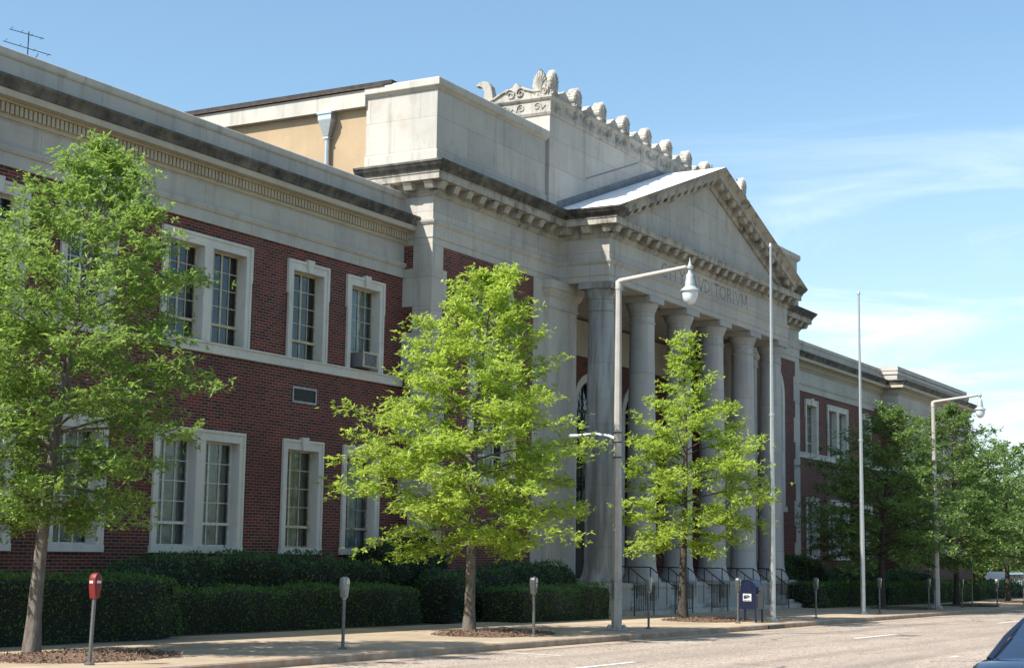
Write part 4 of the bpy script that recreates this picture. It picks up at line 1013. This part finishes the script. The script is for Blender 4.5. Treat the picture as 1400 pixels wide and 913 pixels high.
GM = 'parking meters along the kerb'
def meter(x, y, label, H=1.38, hood=False, light=False, lean=0.):
    r = empty('parking_meter', (x, y, gz(x)), label, 'parking meter', GM); r.rotation_euler = (0, lean, 0)
    mb = MB(); mb.lathe((0, 0, 0), [(.085, 0), (.085, .02), (.06, .04), (.04, .05)], 12); mb.build('base_flange', 'post', r, True)
    mb = MB(); mb.tube([(0, 0, .02), (0, 0, H-.36)], .032, 10); mb.build('post', 'post', r, True)
    mt = 'red_hood' if hood else ('meter_light' if light else 'meter')
    # head: tapered neck, D-shaped body, domed top (profile in x-z, thickness in y)
    mb = MB()
    pr = [(-.045, H-.40), (.045, H-.40), (.06, H-.33), (.085, H-.22), (.088, H-.10)]
    dome = [(.088*math.cos(a), H-.10+.10*math.sin(a)) for a in np.linspace(.15, PI-.15, 9)]
    pr = pr+dome+[(-.088, H-.10), (-.085, H-.22), (-.06, H-.33)]
    rings = []
    for f, yy in ((.55, -.075), (.9, -.062), (1, -.03), (1, .03), (.9, .062), (.55, .075)):
        rings.append([(u*f, yy, H-.2+(z-H+.2)*(.5+.5*f)) for u, z in pr])
    mb.grid(rings, True, True); hd = mb.build('hood' if hood else 'meter_head', mt, r, True)
    if hood: mb = MB(); mb.box(-.04, .04, -.083, -.07, H-.16, H-.12); mb.box(-.095, -.08, -.035, .035, H-.165, H-.125); mb.build('notice', 'sash', hd)
    else:
        mb = MB(); mb.prism([(-.05+.0, H-.14), (.05, H-.14), (.055, H-.1), (.04, H-.05), (0, H-.03), (-.04, H-.05), (-.055, H-.1)], -.085, -.07); mb.build('dial_window', 'glass', hd)
        mb = MB(); mb.box(-.035, .035, -.082, -.068, H-.25, H-.16, .006); mb.build('coin_plate', 'hinge', hd)
        mb = MB(); mb.lathe((0, 0, H-.44), [(.042, 0), (.05, .03), (.042, .06)], 12); mb.build('collar', mt, r, True)
for x, y, kw, lb in [(18.9, 18.2, dict(hood=True, H=1.42, lean=.035), 'leaning parking meter with a bright red hood'), (25.47, 18.05, dict(light=True, H=1.37), 'silver parking meter in the sun before the long clipped hedge'), (32.98, 18.0, dict(lean=-.03), 'dark parking meter just right of the pyramid shaped oak'),
                     (39.55, 18.1, dict(light=True), 'parking meter just right of the near street lamp, before the steps'), (45.75, 18.0, dict(H=1.36), 'dark parking meter beside the blue mailbox'), (52.6, 17.9, dict(H=1.36), 'parking meter between the two flagpoles'), (60.9, 18.2, dict(H=1.36), 'parking meter just right of the right flagpole'),
                     (68.7, 18.4, dict(H=1.34), 'parking meter just left of the far street lamp'), (74.4, 18.4, dict(H=1.32), 'parking meter by the trunk of the tall far oak'), (80.0, 18.1, dict(H=1.3, light=True), 'second farthest parking meter'), (86.5, 18.2, dict(H=1.3), 'farthest parking meter at the right edge')]:
    meter(x, y, lb, **kw)
# a thin bare signpost behind the far meters
mb = MB(); mb.tube([(77.1, 18.6, gz(77)), (77.1, 18.6, gz(77)+2.3)], .03, 8); tag(mb.build('sign_post', 'post'), 'thin bare post among the far parking meters', 'post')

# ------------------------------------------------------------------ mailbox
r = empty('mailbox', (47.1, 18.12, gz(47)), 'dark blue street collection mailbox with a domed top on four legs', 'mailbox')
mb = MB(); hw, dpt = .31, .30
arc = [(-hw, .40), (hw, .40), (hw, .98)]+[(hw*math.cos(a), .98+.30*math.sin(a)) for a in np.linspace(0, PI, 17)][1:-1]+[(-hw, .98)]
mb.prism(arc, -dpt, dpt, 'YZ'); bd = mb.build('body', 'bluebox', r, True)
mb = MB()
for xx in (-dpt-.012, dpt-.018):
    mb.grid([[(xx+d, y*s, .98+(z-.98)*s if z > .98 else (z if s > 1 else z+.02)) for y, z in arc] for d, s in ((0, .97), (0, 1.02), (.03, 1.02))], True, False)
mb.build('rim', 'bluebox', bd)
for sx in (-1, 1):
    for sy in (-1, 1):
        mb = MB(); mb.box(sx*(dpt-.03)-.028, sx*(dpt-.03)+.028, sy*(hw-.03)-.028, sy*(hw-.03)+.028, 0, .42); mb.build('leg', 'bluebox', r)
mb = MB(); mb.box(-.26, .26, -hw-.05, -hw+.05, .86, 1.10, .02); mb.box(-.2, .2, -hw-.075, -hw-.05, .93, .96, .008); mb.build('letter_door', 'bluebox', r)
mb = MB(); mb.box(-.24, .24, -hw-.012, -hw+.02, .46, .80, .006); mb.build('collection_door', 'bluebox', r)
em = MB(); xx = -dpt-.006
em.box(xx-.004, xx+.004, -.145, .125, .645, .865); pl = em.build('emblem_panel', 'sash', r)
em = MB()   # eagle head in profile sweeping to the right, over a bar of lettering
X2 = xx-.0055
U = lambda pts: em.prism(pts, X2-.002, X2+.002, 'YZ')
fl = lambda pts: [(-.01-a*.74, .76+(b-.775)*.72) for a, b in pts]
U(fl([(-.15, .865), (.06, .865), (.15, .80), (.155, .785), (.09, .79), (.03, .80), (-.02, .83)])); U(fl([(-.15, .85), (-.03, .82), (.02, .785), (.12, .775), (.08, .74), (-.15, .70)]))
em.build('eagle_emblem', 'navy', pl)
em = MB()
for k in range(17):
    if k in (6,): continue
    y0 = .108-k*.0135; em.box(X2-.002, X2+.002, y0-.007, y0, .66, .685)
em.build('lettering', 'navy', pl)
# drain inlet cut in the kerb
mb = MB(); mb.box(45.6, 46.9, 16.95, 17.03, gz(46)-.13, gz(46)-.03); tag(mb.build('storm_drain', 'iron'), 'dark storm drain slot in the kerb below the mailbox', 'drain')

# ------------------------------------------------------------------ stair railings
GR = 'black iron railings before the columns'
W_ = ['first', 'second', 'third', 'fourth', 'fifth', 'last']
for i in range(6):
    c = C0+CS*i; zg = gz(c)
    r = empty('stair_railing', (c, 22.85, zg), f'black iron railing wrapped round the pedestal of the {W_[i]} column from the left', 'railing', GR)
    xs = .78; H = 1.02
    for x in (-xs, xs): mb = MB(); mb.tube([(x, 0, 0), (x, 0, H)], .022, 6); mb.build('front_post', 'iron', r)
    mb = MB(); mb.box(-xs, xs, -.018, .018, H-.035, H); mb.box(-xs, xs, -.012, .012, .16, .185); mb.build('rail', 'iron', r)
    mb = MB()
    for k in range(1, 11): mb.box(-xs+2*xs*k/11-.009, -xs+2*xs*k/11+.009, -.009, .009, .17, H-.03)
    o = mb.build('picket', 'iron', r)
    for x in (-xs, xs):
        if i == 0 and x < 0 or i == 5 and x > 0: continue
        mb = MB(); e = .95; rise = .58
        mb.tube([(x, 0, H-.02), (x, .12, H-.02), (x, e, H+rise), (x, e+1.2, H+rise)], .022, 6); hr = mb.build('handrail', 'iron', r)
        mb = MB()
        for k in range(1, 4):
            y = e*k/3; z = rise*max(0, (y-.12)/(e-.12)); mb.box(x-.009, x+.009, y-.009, y+.009, max(z-.02, .18+z*.98), H-.03+z)
        for y in (e,): mb.tube([(x, y, rise-.1), (x, y, H+rise)], .022, 6)
        mb.build('baluster', 'iron', hr)

# ------------------------------------------------------------------ things on the building
r = empty('air_conditioner', (38.56, D-.02, 7.16), 'window air conditioner unit in the rightmost upper window of the left wing', 'air conditioner')
mb = MB(); mb.box(-.36, .36, -.32, .26, .02, .45, .02); bd = mb.build('casing', 'meter_light', r)
mb = MB(); mb.box(-.31, .31, -.332, -.318, .06, .41); gr = mb.build('grille', 'iron', r)
mb = MB()
for k in range(9): mb.box(-.31, .31, -.345, -.33, .08+k*.037, .092+k*.037)
mb.build('louvre', 'hinge', gr)
mb = MB(); mb.box(-.38, .38, -.36, -.33, .41, .46); mb.box(-.38, -.32, -.36, -.33, .02, .41); mb.box(.32, .38, -.36, -.33, .02, .41); mb.box(-.32, .32, -.36, -.33, .02, .055); mb.build('front_frame', 'sash_cream', r)

r = empty('roof_antenna', (27.9, 30.0, 12.3), 'small dark television antenna on the roof at top left', 'antenna')
mb = MB(); mb.tube([(0, 0, 0), (0, 0, 2.42)], .014, 6); mb.build('mast', 'iron', r)
for z, a, b in ((2.34, -.55, .42), (1.98, -.72, .68)):
    mb = MB(); mb.tube([(a, .1, z+.0), (b, -.1, z)], .010, 5); bo = mb.build('boom', 'iron', r)
    mb = MB()
    for k in range(4):
        u = a+(b-a)*k/3; mb.tube([(u-.05, -.09, z+.02), (u+.05, .09, z+.02)], .007, 4)
    mb.build('antenna_rod', 'iron', bo)
mb = MB(); mb.tube([(0, 0, 1.3), (.35, 0, 1.95)], .01, 5); mb.tube([(-.3, .1, 0.1), (0, 0, .9)], .01, 5); mb.build('brace', 'iron', r)

# ------------------------------------------------------------------ dark blue saloon parked at the near kerb
def saloon(x, y, rz, label):
    r = empty('parked_car', (x, y, gz(x)-.14), label, 'car', None, rz)
    # stations along local +x (rear at 0): (x, half width, z low, z belt/top)
    st = [(0.0, .70, .42, .80), (.06, .80, .34, .93), (.25, .86, .28, .985), (.75, .895, .25, .995), (1.3, .905, .25, .985), (2.2, .91, .25, .965), (3.0, .905, .25, .96), (3.45, .895, .25, .945), (4.1, .86, .27, .86), (4.55, .78, .32, .74), (4.68, .66, .40, .62)]
    mb = MB(); rings = []
    for sx, hw, zl, zt in st:
        zm = zl+(zt-zl)*.62
        half = [(hw*.80, zl), (hw*.97, zl+.07), (hw*1.0, zl+(zt-zl)*.4), (hw*.995, zm), (hw*.965, zt-.045), (hw*.91, zt-.005), (hw*.5, zt+.022), (0, zt+.03)]
        ring = [(sx, v, z) for v, z in half]+[(sx, -v, z) for v, z in reversed(half[:-1])]
        rings.append(ring)
    mb.grid(rings, True, True); mb.build('body', 'carpaint', r, True)
    # greenhouse: base ring, roof ring
    B = [(.78, .60, .985), (.62, .0, 1.0)]
    base = {'rl': (.80, .70, 1.0), 'rr': (.80, -.70, 1.0), 'fl': (3.52, .74, .955), 'fr': (3.52, -.74, .955)}
    roof = {'rl': (1.52, .56, 1.40), 'rr': (1.52, -.56, 1.40), 'fl': (2.62, .56, 1.40), 'fr': (2.62, -.56, 1.40)}
    mb = MB()
    rr = []
    for sx, hw, zz in ((1.42, .545, 1.375), (1.6, .57, 1.415), (2.1, .585, 1.435), (2.55, .57, 1.42), (2.72, .55, 1.385)):
        rr.append([(sx, v*hw, zz+.02*(1-v*v)-(.012 if abs(v) == 1 else 0)) for v in (-1, -.85, -.4, 0, .4, .85, 1)])
    mb.grid(rr); mb.f = [tuple(reversed(f)) for f in mb.f]; mb.grid([[(p[0], p[1], p[2]-.03) for p in q] for q in rr]); mb.build('roof', 'carpaint', r, True)
    def quad(name, mat, a, b, c, d, bow=0.):
        a, b, c, d = map(Vector, (a, b, c, d)); m = MB(); n = 8; rg = []
        for i in range(n+1):
            t = i/n; rg.append([a.lerp(b, t)*(1-s)+d.lerp(c, t)*s+Vector((bow*4*t*(1-t), 0, 0)) for s in (0, .33, .66, 1)])
        m.grid(rg); return m.build(name, mat, r, True)
    quad('rear_window', 'carglass', (.77, -.76, 1.0), (.77, .76, 1.0), (1.43, .56, 1.385), (1.43, -.56, 1.385), -.07)
    quad('windscreen', 'carglass', (3.5, .72, .965), (3.5, -.72, .965), (2.70, -.53, 1.375), (2.70, .53, 1.375), .08)
    for s in (-1, 1):
        quad('side_window', 'carglass', (1.05, s*.80, .995), (2.18, s*.805, .975), (2.18, s*.575, 1.39), (1.62, s*.57, 1.38))
        quad('side_window', 'carglass', (2.24, s*.805, .975), (3.2, s*.79, .965), (2.66, s*.565, 1.375), (2.24, s*.575, 1.39))
        mb = MB()
        mb.tube([(.74, s*.785, .99), (1.06, s*.685, 1.2), (1.46, s*.565, 1.385)], [.03, .026, .022], 8); mb.tube([(3.62, s*.79, .955), (3.1, s*.66, 1.19), (2.68, s*.555, 1.38)], [.035, .032, .03], 8)
        mb.tube([(2.21, s*.805, .975), (2.21, s*.58, 1.40)], .025, 6); mb.tube([(.95, s*.83, .99), (3.5, s*.82, .96)], .018, 6); mb.build('pillar', 'carpaint', r, True)
        mb = MB(); mb.box(.0-.015, .1, s*.62-.16, s*.62+.16, .70, .88, .02); mb.build('tail_light', 'taillight', r)
        mb = MB(); mb.box(4.5, 4.62, s*.55-.16, s*.55+.16, .60, .72, .02); mb.build('headlight', 'chrome', r)
        mb = MB(); mb.box(3.1, 3.24, min(s*.86, s*1.02), max(s*.86, s*1.02), .98, 1.10, .02); mb.build('wing_mirror', 'carpaint', r)
        for wx in (.88, 3.72):
            wh = MB(); wh.grid([[(wx+a*math.cos(t), s*yy, .31+a*math.sin(t)) for t in np.linspace(0, 2*PI, 25)[:-1]] for a, yy in ((.2, .72), (.29, .72), (.315, .76), (.315, .87), (.29, .915), (.2, .915))], True, False); wl = wh.build('wheel', 'rubber', r, True)
            wh = MB(); wh.grid([[(wx+a*math.cos(t), s*yy, .31+a*math.sin(t)) for t in np.linspace(0, 2*PI, 25)[:-1]] for a, yy in ((.21, .90), (.19, .89), (.07, .905), (.02, .91))], True, True); wh.build('rim', 'rim', wl, True)
    mb = MB(); mb.box(-.06, .12, -.8, .8, .36, .58, .05); mb.build('rear_bumper', 'carpaint', r, True)
    mb = MB(); mb.box(-.03, .0, -.18, .18, .64, .76); mb.build('number_plate', 'white', r)
    mb = MB(); mb.box(.9, 3.3, -.62, .62, .35, .62); 
    for xx in (1.25, 2.25):
        for s in (-1, 1): mb.box(xx, xx+.14, s*.35-.24, s*.35+.24, .6, 1.12, .05)
    mb.box(1.0, 1.25, -.6, .6, .9, .95); mb.build('interior', 'meter', r)
    return r
saloon(15.5, 2.98, 0, 'dark blue saloon car at the lower right corner, cut off by the frame')
# white van and an orange traffic barrel in the lot beyond the building
r = empty('white_van', (113.2, 25.6, -.58), 'white passenger van parked beyond the far end of the building', 'van', None, -.12); r.scale = (.84, .84, .82)
mb = MB(); rings = []
for sx, zl, zt in ((0, .5, 1.75), (.12, .35, 2.02), (3.6, .35, 2.05), (3.9, .35, 2.0), (4.7, .35, 1.25), (5.3, .38, 1.1), (5.5, .45, .85)):
    hw = .98 if .1 < sx < 5 else .86; rings.append([(sx, hw, zl), (sx, hw, zl+(zt-zl)*.6), (sx, hw*.88, zt-.06), (sx, hw*.6, zt), (sx, -hw*.6, zt), (sx, -hw*.88, zt-.06), (sx, -hw, zl+(zt-zl)*.6), (sx, -hw, zl)])
mb.grid(rings, True, True); mb.build('body', 'whitevan', r, True)
for s in (-1, 1):
    for a, b in ((.3, 1.3), (1.45, 2.5), (2.65, 3.7)):
        mb = MB(); mb.prism([(a, 1.30), (b, 1.30), (b-.02, 1.82), (a+.02, 1.82)], min(s*.90, s*.985), max(s*.90, s*.985)); mb.build('side_window', 'van_glass', r)
    for wx in (.95, 4.5):
        wh = MB(); wh.grid([[(wx+a*math.cos(t), s*yy, .35+a*math.sin(t)) for t in np.linspace(0, 2*PI, 21)[:-1]] for a, yy in ((.2, .7), (.35, .74), (.35, .96), (.2, 1.0))], True, True); wh.build('wheel', 'rubber', r, True)
mb = MB(); mb.prism([(-.02, 1.2), (.02, 1.2), (.1, 1.85), (.06, 1.85)], -.7, .7); mb.build('rear_window', 'van_glass', r)
